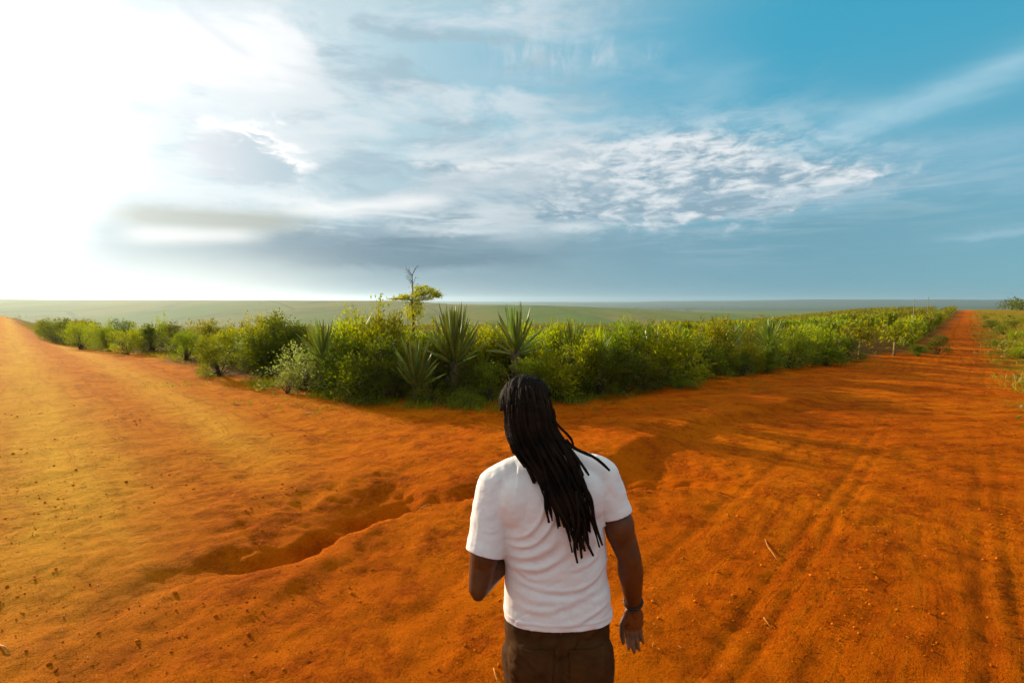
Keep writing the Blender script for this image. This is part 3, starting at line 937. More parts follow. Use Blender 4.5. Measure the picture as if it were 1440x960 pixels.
shrub(1012, 528, 480, 'round', 'shaded bush under the round-headed yellow-green bush', GC, 1.2)
shrub(1048, 524, 470, 'light2', 'light bush close to the bright sisal fan', GC, .9)
shrub(1042, 528, 492, 'dark', 'small dark bush at the dirt edge near the bright sisal fan', GC, 1.2)
shrub(1075, 522, 484, 'dark2', 'dark undergrowth beneath the bright sisal fan', GC, 1.5)
shrub(1108, 518, 466, 'round', 'green bush right beside the bright sisal fan', GC, 1.1)
shrub(1120, 516, 478, 'dark', 'dark bush next along from the bright sisal fan', GC, 1.4)
shrub(1150, 511, 460, 'light', 'yellow-green bush in front of the plantation rows', GC, 1.2)
shrub(1160, 513, 480, 'dark2', 'dark bush in the deepest shade before the plantation', GC, 1.4)
shrub(1186, 507, 468, 'dark', 'last dark bush of the hedge before the gap with the pale stem', GC, 1.3)
# interior fill behind the front row
MARKS = [(384, 'the tall dark bush with a yellow crown'), (420, 'the speckled silver shrub'), (455, 'the half hidden sisal'), (500, 'the tall yellow grass tuft'), (528, 'the tallest yellow-green shrub'),
         (580, 'the slender tree'), (640, 'the tallest sisal fan'), (699, 'the small sisal'), (740, 'the sisal at the head of the person'), (780, 'the broad-leaved bright bush'),
         (836, 'the grass tuft in the dark centre'), (870, 'the broad dark bush'), (912, 'the sisal rosette'), (940, 'the big-leaved light shrub'), (985, 'the bush with a hollow foot'),
         (1003, 'the round-headed bush'), (1048, 'the light bush by the sisal fan'), (1080, 'the bright sisal fan'), (1120, 'the dark bush past the sisal fan'), (1160, 'the bush in deepest shade')]
LOOK = {'round': 'mid-green shrub', 'round2': 'leafy mid-green shrub', 'dark': 'dark shrub', 'dark2': 'coarse dark shrub', 'light': 'yellow-green shrub', 'light2': 'twiggy yellow-green shrub'}
rb = random.Random(4)
kinds_ = ['light', 'round', 'light2', 'dark', 'round2', 'light', 'dark2', 'light2']
for k in range(30):
    px = 330 + k * 28.0 + rb.uniform(-9, 9)
    fb = float(np.interp(px, [300, 400, 540, 640, 740, 860, 930, 1000, 1100, 1210], [518, 532, 550, 556, 554, 542, 530, 517, 506, 494])) - rb.uniform(6, 22)
    top = rb.uniform(449, 470) if px < 980 else rb.uniform(449, 464)
    kd = kinds_[k % 8]
    mk_ = min(MARKS, key=lambda m_: abs(m_[0] - px))[1]
    shrub(px, fb, top, kd, '%s filling the hedge behind %s' % (LOOK[kd], mk_), GB, rb.uniform(1.0, 1.5))

# ------------------------------------------------------------------ the slender tree
def slender_tree():
    x, y = -4.95, 25.5
    z0 = hz(x, y)
    rt = empty('slender_tree', (x, y, z0))
    tag(rt, 'slender tree with a bare twiggy top and a flat yellow-green crown', 'tree')
    top = at_depth(582, 384, y).z - z0
    fork = at_depth(580, 422, y).z - z0
    paths = [([(0, 0, -.1), (.05, 0, fork * .5), (-.02, .02, fork), (0.03, 0, fork + .35), (.02, .0, top)], [.085, .07, .055, .035, .008])]
    rg = np.random.default_rng(8)
    tr = link('trunk', mesh_from('trunk', *tubes(paths, 7), [M_BARK], True), rt)
    br = []
    for dx_, dz_, L, lift in ((-1.2, 0, 1.0, .08), (1.4, .1, 1.0, .35), (.8, .22, .9, .5), (1.0, -.06, .8, .1), (-.5, .0, .6, .12)):
        a = np.array([0, 0, fork + dz_]); b = a + np.array([dx_ * .5, rg.normal() * .2, lift * .7]); c = a + np.array([dx_, rg.normal() * .3, lift])
        br.append(([a, b, c], [.034, .022, .010]))
    bare = []
    for k in range(13):
        z = fork + .25 + (top - fork - .3) * rg.random(); s = -1 if k % 4 else 1
        a = np.array([.02, 0, z]); b = a + np.array([s * rg.uniform(.08, .26), rg.normal() * .12, rg.uniform(.18, .45)])
        c = b + np.array([s * rg.uniform(.0, .2), rg.normal() * .1, rg.uniform(.1, .3)])
        bare.append(([a, b, c], [.012, .008, .004]))
        d = b + np.array([s * rg.uniform(.1, .25), rg.normal() * .1, rg.uniform(.02, .14)])
        bare.append(([b, d], [.006, .003]))
    link('branch', mesh_from('branch', *tubes(br, 5), [M_BARK], True), rt)
    link('bare_twigs', mesh_from('bare_twigs', *tubes(bare, 4), [M_BARK]), rt)
    P, Dv = [], []
    pads = [(.55, .95, .40, 260), (.95, .70, .42, 260), (1.35, .42, .38, 240), (1.55, .55, .26, 150), (.35, .40, .4, 200), (-.15, .22, .4, 200), (-.7, .16, .42, 190), (-1.15, .10, .3, 110), (1.2, .82, .3, 140), (.75, 1.05, .26, 120), (1.0, .18, .34, 190), (1.5, .30, .3, 140), (.7, .55, .42, 230), (.15, .62, .3, 130), (-.45, .30, .3, 150), (.5, .15, .4, 180), (.3, -.95, .5, 240), (-.35, -.9, .45, 220), (.05, -1.3, .6, 260), (.55, -.25, .35, 150), (.2, -.25, .3, 100), (-.1, -.45, .35, 120), (.35, -.6, .4, 140)]
    for (px_, pz, w, n) in pads:
        c = np.array([px_ * .82, rg.normal() * .35, fork + pz * .60])
        off = rg.normal(size=(n, 3)) * np.array([w * .42, w * .5, .055 if pz > -.1 else .16])
        P.append(c + off); Dv.append(rg.normal(size=(n, 3)) + np.array([0, 0, .4]))
    P = np.concatenate(P); Dv = np.concatenate(Dv); n = len(P)
    v, f = leaves(P, Dv, rg.uniform(.07, .14, n), rg.uniform(.03, .055, n), rg)
    link('crown', mesh_from('crown', v, f, [M_ACACIA]), rt)


slender_tree()

# ------------------------------------------------------------------ plantation rows beside the straight road
CROP = []
for i in range(6):
    rg = np.random.default_rng(300 + i)
    n = 200
    a = rg.uniform(0, 2 * np.pi, n); tl = np.abs(rg.normal(size=n)) * .5 + .1
    Dv = np.stack([np.cos(a) * np.sin(tl), np.sin(a) * np.sin(tl), np.cos(tl)], 1)
    P = np.stack([np.clip(rg.normal(size=n) * .16, -.28, .28), np.clip(rg.normal(size=n) * .16, -.28, .28), rg.uniform(.05, .85, n)], 1)
    v1 = leaves(P, Dv, rg.uniform(.14, .38, n), rg.uniform(.06, .10, n), rg, droop=.2)
    CROP.append(mesh_from('crop_plant', *v1, [M_LIGHT if i % 3 == 0 else M_CANE if i % 3 == 1 else M_GREEN]))

EDGE = lateral(*on_ground(1330, 463), dR)      # side line of the straight road
rows = []
rp = random.Random(9)
front = BORDER_R[4:8]
for k in range(24):
    lat = EDGE - .9 - k * 2.9
    t = 14.0
    while t < 128:
        x = dR[0] * t + dR[1] * lat + rp.uniform(-.22, .22); y = dR[1] * t - dR[0] * lat + rp.uniform(-.22, .22)
        px = 720 + 720 * x / (y * CP)
        t += rp.uniform(.62, .95)
        a0 = np.array([x]); b0 = np.array([y])
        if not inside(a0, b0, WEDGE)[0]: continue
        d = poly_dist(a0, b0, BORDER)[0][0]
        if d < (2.2 if px > 1180 else 3.6) and k > 1: continue
        if k <= 1 and d < .6: continue
        if px < 930: continue
        rows.append((math.hypot(x, y), x, y, k))
rows.sort()
NEAR = 285
for r_, x, y, k in rows[:NEAR]:
    o = link('crop_plant', CROP[rp.randrange(6)])
    o.location = (x, y, hz(x, y)); o.rotation_euler = (0, 0, rp.uniform(0, 6.28))
    s = rp.uniform(.85, 1.25); o.scale = (s, s, s * .98)
    tag(o, 'leafy green crop plant in a plantation row beside the straight road', 'crop plant', 'crop plants in the plantation rows')
parts = []
rg = np.random.default_rng(77)
for r_, x, y, k in rows[NEAR:]:
    n = int(np.clip(70 * 45 / r_, 26, 70))
    a = rg.uniform(0, 2 * np.pi, n); tl = np.abs(rg.normal(size=n)) * .5 + .1
    Dv = np.stack([np.cos(a) * np.sin(tl), np.sin(a) * np.sin(tl), np.cos(tl)], 1)
    P = np.stack([rg.normal(size=n) * .22 + x, rg.normal(size=n) * .22 + y, rg.uniform(.05, .95, n) + hz(x, y)], 1)
    parts.append(leaves(P, Dv, rg.uniform(.2, .42, n), rg.uniform(.09, .15, n), rg, droop=.25))
v, f = join(parts)
o = link('plantation_rows', mesh_from('plantation_rows', v, f, [M_CANE]))
tag(o, 'far plantation rows merging together towards the end of the straight road', 'plantation', kind='stuff')

# scrubby field ground cover inside the wedge, from the hedge to the brow of the plateau
parts = []
cnt = 0
while cnt < 900:
    az_ = rg.uniform(-44, 24); r_ = rg.uniform(15, 105)
    x, y = r_ * math.sin(R(az_)), r_ * math.cos(R(az_))
    a0, b0 = np.array([x]), np.array([y])
    if not inside(a0, b0, WEDGE)[0] or poly_dist(a0, b0, BORDER)[0][0] < 3.2: continue
    cnt += 1
    n = 60; s = rg.uniform(.28, .6) * (1.0 if r_ < 60 else 1.3)
    P = np.stack([rg.normal(size=n) * s * .7 + x, rg.normal(size=n) * s * .7 + y, np.abs(rg.normal(size=n)) * s * .42 + hz(x, y)], 1)
    parts.append(leaves(P, rg.normal(size=(n, 3)) + np.array([0, 0, .7]), rg.uniform(.12, .26, n), rg.uniform(.06, .11, n), rg))
v, f = join(parts)
o = link('field_scrub', mesh_from('field_scrub', v, f, [M_GREEN]))
tag(o, 'low green scrub covering the field behind the hedge', 'scrub', kind='stuff')


# grass and weeds at the hedge foot; dry scrub on the verge across the straight road
def blade_field(pts, hmin, hmax, w, mat, name, label, cat, seed, lean=.5):
    rg = np.random.default_rng(seed)
    n = len(pts)
    pts = np.asarray(pts)
    z = height(pts[:, 0], pts[:, 1])
    P = np.stack([pts[:, 0], pts[:, 1], z - .01], 1)
    Dv = rg.normal(size=(n, 3)) * lean + np.array([0, 0, 1.0])
    v, f = leaves(P, Dv, rg.uniform(hmin, hmax, n), w * rg.uniform(.6, 1.4, n), rg, droop=.12)
    o = link(name, mesh_from(name, v, f, [mat]))
    tag(o, label, cat, kind='stuff')


def along(poly, n, lo, hi, seed, clump=1.0):
    rg = np.random.default_rng(seed)
    P = np.array(poly); seg = np.hypot(*np.diff(P, axis=0).T); cs = np.concatenate([[0], np.cumsum(seg)])
    out = []
    while len(out) < n:
        s = rg.uniform(0, cs[-1]); i = min(len(seg) - 1, np.searchsorted(cs, s) - 1)
        q = (s - cs[i]) / seg[i]; p = P[i] * (1 - q) + P[i + 1] * q
        nrm = np.array([-(P[i + 1] - P[i])[1], (P[i + 1] - P[i])[0]]) / seg[i]
        c = p + nrm * rg.uniform(lo, hi)
        if float(vnoise(np.array([c[0] * .8]), np.array([c[1] * .8]))[0]) < -.12 * clump: continue
        m = rg.integers(6, 22)
        out += list(c + rg.normal(size=(m, 2)) * .13)
    return out[:n]


hb = BORDER_L[4:] + BORDER_R[:7]
blade_field(along(hb, 14000, -.35, 1.6, 31), .06, .26, .016, M_GREEN, 'hedge_foot_grass', 'short green grass and weeds along the foot of the hedge', 'grass', 32, .7)
blade_field(along(hb, 2600, -1.9, -.1, 36, 2.2), .03, .12, .014, M_GREEN, 'dirt_weeds', 'scattered low weeds creeping from the hedge onto the dirt', 'weeds', 37, 1.0)
blade_field(along(BORDER_L[:5], 5000, -.2, 1.2, 33), .08, .3, .022, M_LIGHT, 'road_edge_grass', 'short yellow-green grass along the edge of the sunlit road', 'grass', 34, .7)
vp = []
rg = np.random.default_rng(41)
while len(vp) < 34000:
    t = 12 + 85 * rg.random() ** 1.7; s = rg.uniform(-.6, 16) * (.35 + t / 60)
    lat0 = lateral(*VERGE[1], dR)
    x = dR[0] * t + dR[1] * (lat0 + s); y = dR[1] * t - dR[0] * (lat0 + s)
    if float(vnoise(np.array([x * .55]), np.array([y * .55]))[0]) < -.05: continue
    m = rg.integers(8, 26); vp += list(np.array([x, y]) + rg.normal(size=(m, 2)) * .17)
blade_field(vp, .08, .32, .026, M_DRY, 'verge_grass', 'dry yellowish grass and scrub on the verge across the straight road', 'grass', 42, .6)
GV = 'small bushes on the dry verge'
for px, pb, pt, kd, lb in ((1412, 472, 457, 'round', 'round mid-green bush in the middle of the dry verge'), (1395, 462, 449, 'dark', 'dark bush on the dry verge close to the straight road'), (1432, 484, 466, 'light', 'wide yellow-green bush near the picture edge on the dry verge'),
                          (1425, 465, 450, 'round2', 'leafy green bush behind the round mid-green bush on the verge'), (1402, 486, 474, 'light2', 'low twiggy bush at the road side of the dry verge'), (1438, 505, 488, 'light', 'nearest yellow-green bush of the dry verge, cut by the picture edge'),
                          (1420, 452, 443, 'dark2', 'small dark far bush at the back of the dry verge'), (1436, 457, 446, 'light', 'small far yellowish bush at the picture edge of the dry verge'), (1385, 451, 443, 'light', 'farthest small bush of the verge beside the brow of the straight road')):
    shrub(px, pb, pt, kd, lb, GV, 1.6)
shrub(1318, 498, 468, 'dark', 'dark bush at the near end of the rows beside the straight road', GC, 1.2)
shrub(1290, 500, 482, 'dark2', 'low dark weeds at the rutted corner of the straight road', GC, 1.5)


parts = {0: [], 1: []}
rg = np.random.default_rng(43)
cnt = 0
while cnt < 1000:
    t = 11 + 100 * rg.random() ** 1.6; s = rg.uniform(.1, 15) * (.35 + t / 60)
    lat0 = lateral(*VERGE[1], dR)
    x = dR[0] * t + dR[1] * (lat0 + s); y = dR[1] * t - dR[0] * (lat0 + s)
    if float(vnoise(np.array([x * .4 + 8]), np.array([y * .4]))[0]) < -.16: continue
    cnt += 1
    n = 55; q = rg.uniform(.16, .42)
    P = np.stack([rg.normal(size=n) * q * .7 + x, rg.normal(size=n) * q * .7 + y, np.abs(rg.normal(size=n)) * q * .6 + hz(x, y)], 1)
    parts[cnt % 2].append(leaves(P, rg.normal(size=(n, 3)) + np.array([0, 0, .8]), rg.uniform(.08, .22, n), rg.uniform(.03, .07, n), rg))
for i, mt_ in ((0, M_DRY), (1, M_CANE)):
    v, f = join(parts[i])
    o = link('verge_scrub', mesh_from('verge_scrub', v, f, [mt_]))
    tag(o, ('yellowed low scrub', 'olive green low scrub')[i] + ' covering the verge across the straight road', 'scrub', kind='stuff')

# ------------------------------------------------------------------ posts and pale stems by the plantation
def post(px, pb, pt, rad, name, label, cat, mat, group=None, lean=0.0):
    g = G(px, pb); h = scale_h(px, pb, pt)
    v, f = tubes([([(0, 0, -.1), (lean * .4, 0, h * .5), (lean, 0, h)], [rad, rad * .95, rad * .85])], 8)
    r = empty(name, g); tag(r, label, cat, group)
    link('pole', mesh_from('pole', v, f, [mat], True), r)
    return r, h


p, h = post(1283, 471, 420, .022, 'pole', 'tallest thin pale pole standing among the plantation rows', 'pole', M_WOOD, 'thin poles in the plantation')
p, h = post(1303, 459, 417, .022, 'pole', 'thin pole further up the rows near the brow of the straight road', 'pole', M_WOOD, 'thin poles in the plantation')


def pale_stem(px, pb, pt, label, seed):
    p, h = post(px, pb, pt, .05, 'young_tree', label, 'young tree', M_PALEBARK, 'young trees with pale stems', .04)
    rg = np.random.default_rng(seed); n = 420
    P = np.array([0.03, 0, h]) + rg.normal(size=(n, 3)) * np.array([.30, .30, .20]) + np.array([0, 0, .12])
    v, f = leaves(P, rg.normal(size=(n, 3)) + np.array([0, 0, .2]), rg.uniform(.14, .26, n), rg.uniform(.05, .08, n), rg)
    p.children[0].name = 'trunk'
    link('crown', mesh_from('crown', v, f, [M_LIGHT]), p)


pale_stem(1208, 503, 473, 'short young tree with a pale stem in the gap where the hedge ends', 51)
pale_stem(1257, 500, 470, 'short young tree with a pale stem at the mouth of the straight road', 52)

# distant clumps of trees on the far land beyond the straight road
rg = np.random.default_rng(66)
parts = []
for k in range(150):
    az_ = rg.uniform(24, 47) if k < 95 else rg.uniform(-8, 24); r_ = rg.uniform(420, 1100) if k < 95 else rg.uniform(2600, 4600)
    x, y = r_ * math.sin(R(az_)), r_ * math.cos(R(az_)); zb = hz(x, y); sz = rg.uniform(2.5, 6) * (1 if k < 95 else 2.2)
    n = 70
    d = unit(rg.normal(size=(n, 3)))
    P = np.array([x, y, zb + sz * .55]) + d * sz * np.array([.8, .8, .5]) * rg.uniform(.5, 1, (n, 1))
    parts.append(leaves(P, d + rg.normal(size=(n, 3)) * .5, sz * rg.uniform(.25, .5, n), sz * rg.uniform(.15, .3, n), rg))
v, f = join(parts)
o = link('distant_trees', mesh_from('distant_trees', v, f, [M_DARK]))
tag(o, 'dark clumps of trees scattered over the hazy far land', 'trees', kind='stuff')

# a few single trees on the skyline past the end of the straight road
for i, (px, r_, h_, lb) in enumerate(((1424, 185, 2.2, 'low rounded dark tree on the skyline past the end of the straight road'), (1437, 165, 2.4, 'bushier dark tree on the skyline, cut by the picture edge'))):
    a_ = math.atan2(px - 720, 720 / CP); x, y = r_ * math.sin(a_), r_ * math.cos(a_); z = hz(x, y)
    h_ = h_ - min(0, z) * .9
    t_ = empty('far_tree', (x, y, z)); tag(t_, lb, 'tree', 'trees on the far skyline')
    v, f = tubes([([(0, 0, -.2), (.1, 0, h_ * .4), (0, .1, h_ * .75)], [.16, .12, .05])], 5)
    link('trunk', mesh_from('trunk', v, f, [M_BARK]), t_)
    rg = np.random.default_rng(400 + i); n = 420
    c_ = rg.normal(size=(9, 3)) * np.array([1.5, 1.5, .55]) + np.array([0, 0, h_ * .5])
    P = c_[rg.integers(0, 9, n)] + rg.normal(size=(n, 3)) * np.array([.8, .8, .6])
    v, f = leaves(P, rg.normal(size=(n, 3)) + np.array([0, 0, .3]), rg.uniform(.3, .6, n), rg.uniform(.18, .32, n), rg)
    link('crown', mesh_from('crown', v, f, [M_DARK]), t_)

# ------------------------------------------------------------------ the person
PX, PY = 0.155, 1.75
PZ = hz(PX, PY)
person = empty('person', (PX, PY, PZ))
tag(person, 'person seen from behind in a white t-shirt and dark brown trousers with long black dreadlocks', 'person')
OFF = Vector((PX, PY, PZ))


def skin_material():
    m, t, bs = new_mat('dark_skin')
    tcn = t.nodes.new('ShaderNodeTexCoord'); P = Nd(t, tcn.outputs['Object'])
    at = t.nodes.new('ShaderNodeAttribute'); at.attribute_name = 'palm'
    sp = t.nodes.new('ShaderNodeSeparateColor'); t.links.new(at.outputs['Color'], sp.inputs[0])
    n = noise(t, P, 14, 4, 0.6); f = noise(t, P, 240, 3, 0.6)
    c = mixc(t, n.step(.35, .65), (0.082, 0.026, 0.006), (0.120, 0.040, 0.010))
    c = mixc(t, Nd(t, sp.outputs[0]), c, (0.19, 0.055, 0.009))
    t.links.new(c.s, bs.inputs['Base Color'])
    bs.inputs['Roughness'].default_value = .5; bs.inputs['Specular IOR Level'].default_value = .32
    bs.inputs['Subsurface Weight'].default_value = .08; bs.inputs['Subsurface Radius'].default_value = (.01, .004, .002); bs.inputs['Subsurface Scale'].default_value = .5
    t.links.new(bump(t, f, .25, .002), bs.inputs['Normal'])
    return m


def cloth_material(name, a, b, weave=900, wr=.25, rough=.85, translucent=0.0, sheen=0.0, spec=.2):
    m, t, bs = new_mat(name)
    tcn = t.nodes.new('ShaderNodeTexCoord'); P = Nd(t, tcn.outputs['Object'])
    n = noise(t, P, 9, 4, 0.6)
    t.links.new(mixc(t, n.step(.3, .7), a, b).s, bs.inputs['Base Color'])
    bs.inputs['Roughness'].default_value = rough; bs.inputs['Specular IOR Level'].default_value = spec
    bs.inputs['Sheen Weight'].default_value = sheen
    w = noise(t, P, weave, 2, .5); cr = noise(t, mapping(t, P, (1, 1, 2.2)), 26, 4, .55, .4)
    b = bump(t, cr, wr, .008); b = bump(t, w, .25, .0012, b)
    t.links.new(b, bs.inputs['Normal'])
    if translucent:
        tr = t.nodes.new('ShaderNodeBsdfTranslucent'); tr.inputs['Color'].default_value = (*a, 1)
        mx = t.nodes.new('ShaderNodeMixShader'); mx.inputs[0].default_value = translucent
        t.links.new(bs.outputs[0], mx.inputs[1]); t.links.new(tr.outputs[0], mx.inputs[2]); t.links.new(mx.outputs[0], t.nodes['Material Output'].inputs['Surface'])
    return m


M_SKIN = skin_material()
M_SHIRT = cloth_material('white_cotton', (0.80, 0.78, 0.78), (0.83, 0.81, 0.80), 1100, .16, translucent=.06)
M_TROUSER = cloth_material('brown_twill', (0.048, 0.019, 0.005), (0.074, 0.032, 0.009), 700, .35, spec=.08)
M_SHOE = cloth_material('shoe_leather', (0.03, 0.022, 0.018), (0.05, 0.035, 0.025), 300, .2, .5)
M_SOLE = cloth_material('shoe_sole', (0.25, 0.20, 0.15), (0.32, 0.25, 0.2), 300, .2, .8)
M_HAIR = cloth_material('black_hair', (0.004, 0.003, 0.002), (0.019, 0.011, 0.006), 420, 1.0, .8, spec=.08)
M_BAND = cloth_material('dark_band', (0.012, 0.010, 0.010), (0.02, 0.018, 0.016), 400, .1, .4)
M_EYE, _t, _b = new_mat('eye_white'); _b.inputs['Base Color'].default_value = (.6, .57, .52, 1); _b.inputs['Roughness'].default_value = .15
_o = Nd(_t, _t.nodes.new('ShaderNodeTexCoord').outputs['Object'])
_s = _t.nodes.new('ShaderNodeVectorMath'); _s.operation = 'DISTANCE'; _t.links.new(_o.s, _s.inputs[0]); _s.inputs[1].default_value = (0.0025, .0100, 0)
_t.links.new(mixc(_t, Nd(_t, _s.outputs['Value']).step(.0062, .0052), (.5, .46, .42), (.012, .007, .004)).s, _b.inputs['Base Color'])


class Body:
    """solid shapes that a voxel remesh then fuses into one continuous surface"""
    def __init__(self): self.bm = bmesh.new()

    def ball(self, c, r, rot=None):
        r = (r, r, r) if not hasattr(r, '__len__') else r
        M = Matrix.Translation(Vector(c)) @ (rot or Matrix.Identity(4)) @ Matrix.Diagonal((*r, 1))
        bmesh.ops.create_uvsphere(self.bm, u_segments=20, v_segments=12, radius=1, matrix=M)

    def limb(self, pts, rad, k=18, end=True):
        """tapered chain with rounded joints; end=False leaves the last end cut square"""
        pts = [Vector(p) for p in pts]
        for i in range(len(pts) - 1):
            a, b = pts[i], pts[i + 1]; ax = (b - a); L = ax.length
            q = ax.to_track_quat('Z', 'Y').to_matrix().to_4x4()
            bmesh.ops.create_cone(self.bm, cap_ends=True, segments=k, radius1=rad[i], radius2=rad[i + 1], depth=L, matrix=Matrix.Translation((a + b) / 2) @ q)
        for p, r in (zip(pts, rad) if end else zip(pts[:-1], rad[:-1])):
            bmesh.ops.create_uvsphere(self.bm, u_segments=k, v_segments=10, radius=r, matrix=Matrix.Translation(p))

    def loft(self, rings):
        """rings: (z, cx, cy, a, b, n)"""
        K = 40; prev = None; first = None
        for (z, cx, cy, a, b, n) in rings:
            vs = []
            for j in range(K):
                t = 2 * math.pi * j / K; c, s = math.cos(t), math.sin(t)
                vs.append(self.bm.verts.new((cx + a * math.copysign(abs(c) ** (2 / n), c), cy + b * math.copysign(abs(s) ** (2 / n), s), z)))
            if prev:
                for j in range(K): self.bm.faces.new((prev[j], prev[(j + 1) % K], vs[(j + 1) % K], vs[j]))
            else: first = vs
            prev = vs
        self.bm.faces.new(first[::-1]); self.bm.faces.new(prev)

    def fuse(self, name, voxel, smooth, mat, factor=.5):
        me = bpy.data.meshes.new(name + '_solid'); self.bm.to_mesh(me); self.bm.free()
        o = bpy.data.objects.new(name + '_solid', me); COL.objects.link(o)
        r = o.modifiers.new('r', 'REMESH'); r.mode = 'VOXEL'; r.voxel_size = voxel; r.adaptivity = 0
        s = o.modifiers.new('s', 'SMOOTH'); s.iterations = smooth; s.factor = factor
        bpy.context.view_layer.update()
        dg = bpy.context.evaluated_depsgraph_get()
        out = bpy.data.meshes.new_from_object(o.evaluated_get(dg))
        bpy.data.objects.remove(o); bpy.data.meshes.remove(me)
        out.name = name; out.materials.clear(); out.materials.append(mat)
        out.polygons.foreach_set('use_smooth', np.ones(len(out.polygons), dtype=bool))
        return out


def get_co(me):
    a = np.empty(len(me.vertices) * 3, dtype=np.float32); me.vertices.foreach_get('co', a); return a.reshape(-1, 3).astype(float)


def set_co(me, a):
    me.vertices.foreach_set('co', a.astype(np.float32).ravel()); me.update()


def Lp(px, py, Y):
    return at_depth(px, py, Y) - OFF


def L3(x, y, z):           # world point -> the person's own space
    return Vector((x, y, z)) - OFF


# key joints, in world metres (the person leans a little towards the sun, head tilted the same way)
SH_L, EL_L, WR_L = (-.058, 1.760, 1.408), (-.112, 1.672, 1.092), (.055, 1.915, 1.205)
SH_R, EL_R, WR_R = (.312, 1.765, 1.448), (.412, 1.735, 1.165), (.455, 1.835, .928)
HEAD = Vector((.060, 1.800, 1.672))
TILT = Matrix.Rotation(R(-9), 4, 'Y') @ Matrix.Rotation(R(-8), 4, 'X') @ Matrix.Rotation(R(-16), 4, 'Z')

# torso rings: world z, centre x, centre y, half width, half depth, squareness
TORSO = [(.84, .163, 1.752, .188, .128, 2.5), (.93, .163, 1.750, .190, .128, 2.5), (1.02, .160, 1.752, .186, .122, 2.5), (1.10, .155, 1.757, .180, .116, 2.5),
         (1.20, .150, 1.762, .180, .118, 2.5), (1.30, .138, 1.766, .180, .124, 2.5), (1.38, .134, 1.768, .186, .126, 2.5), (1.44, .132, 1.770, .182, .112, 2.4),
         (1.485, .122, 1.772, .135, .090, 2.2), (1.525, .108, 1.776, .076, .070, 2.0), (1.555, .098, 1.782, .066, .066, 2.0)]


def back_y(x, z):
    T = np.array(TORSO)
    cx, cy, a, b, n = (float(np.interp(z, T[:, 0], T[:, i])) for i in range(1, 6))
    q = min(.96, abs((x - cx) / a))
    return cy - b * (1 - q ** n) ** (1 / n)


def to_local(rings, da=0.0, db=0.0):
    return [(z - PZ, cx - PX, cy - PY, a + da, b + db, n) for z, cx, cy, a, b, n in rings]


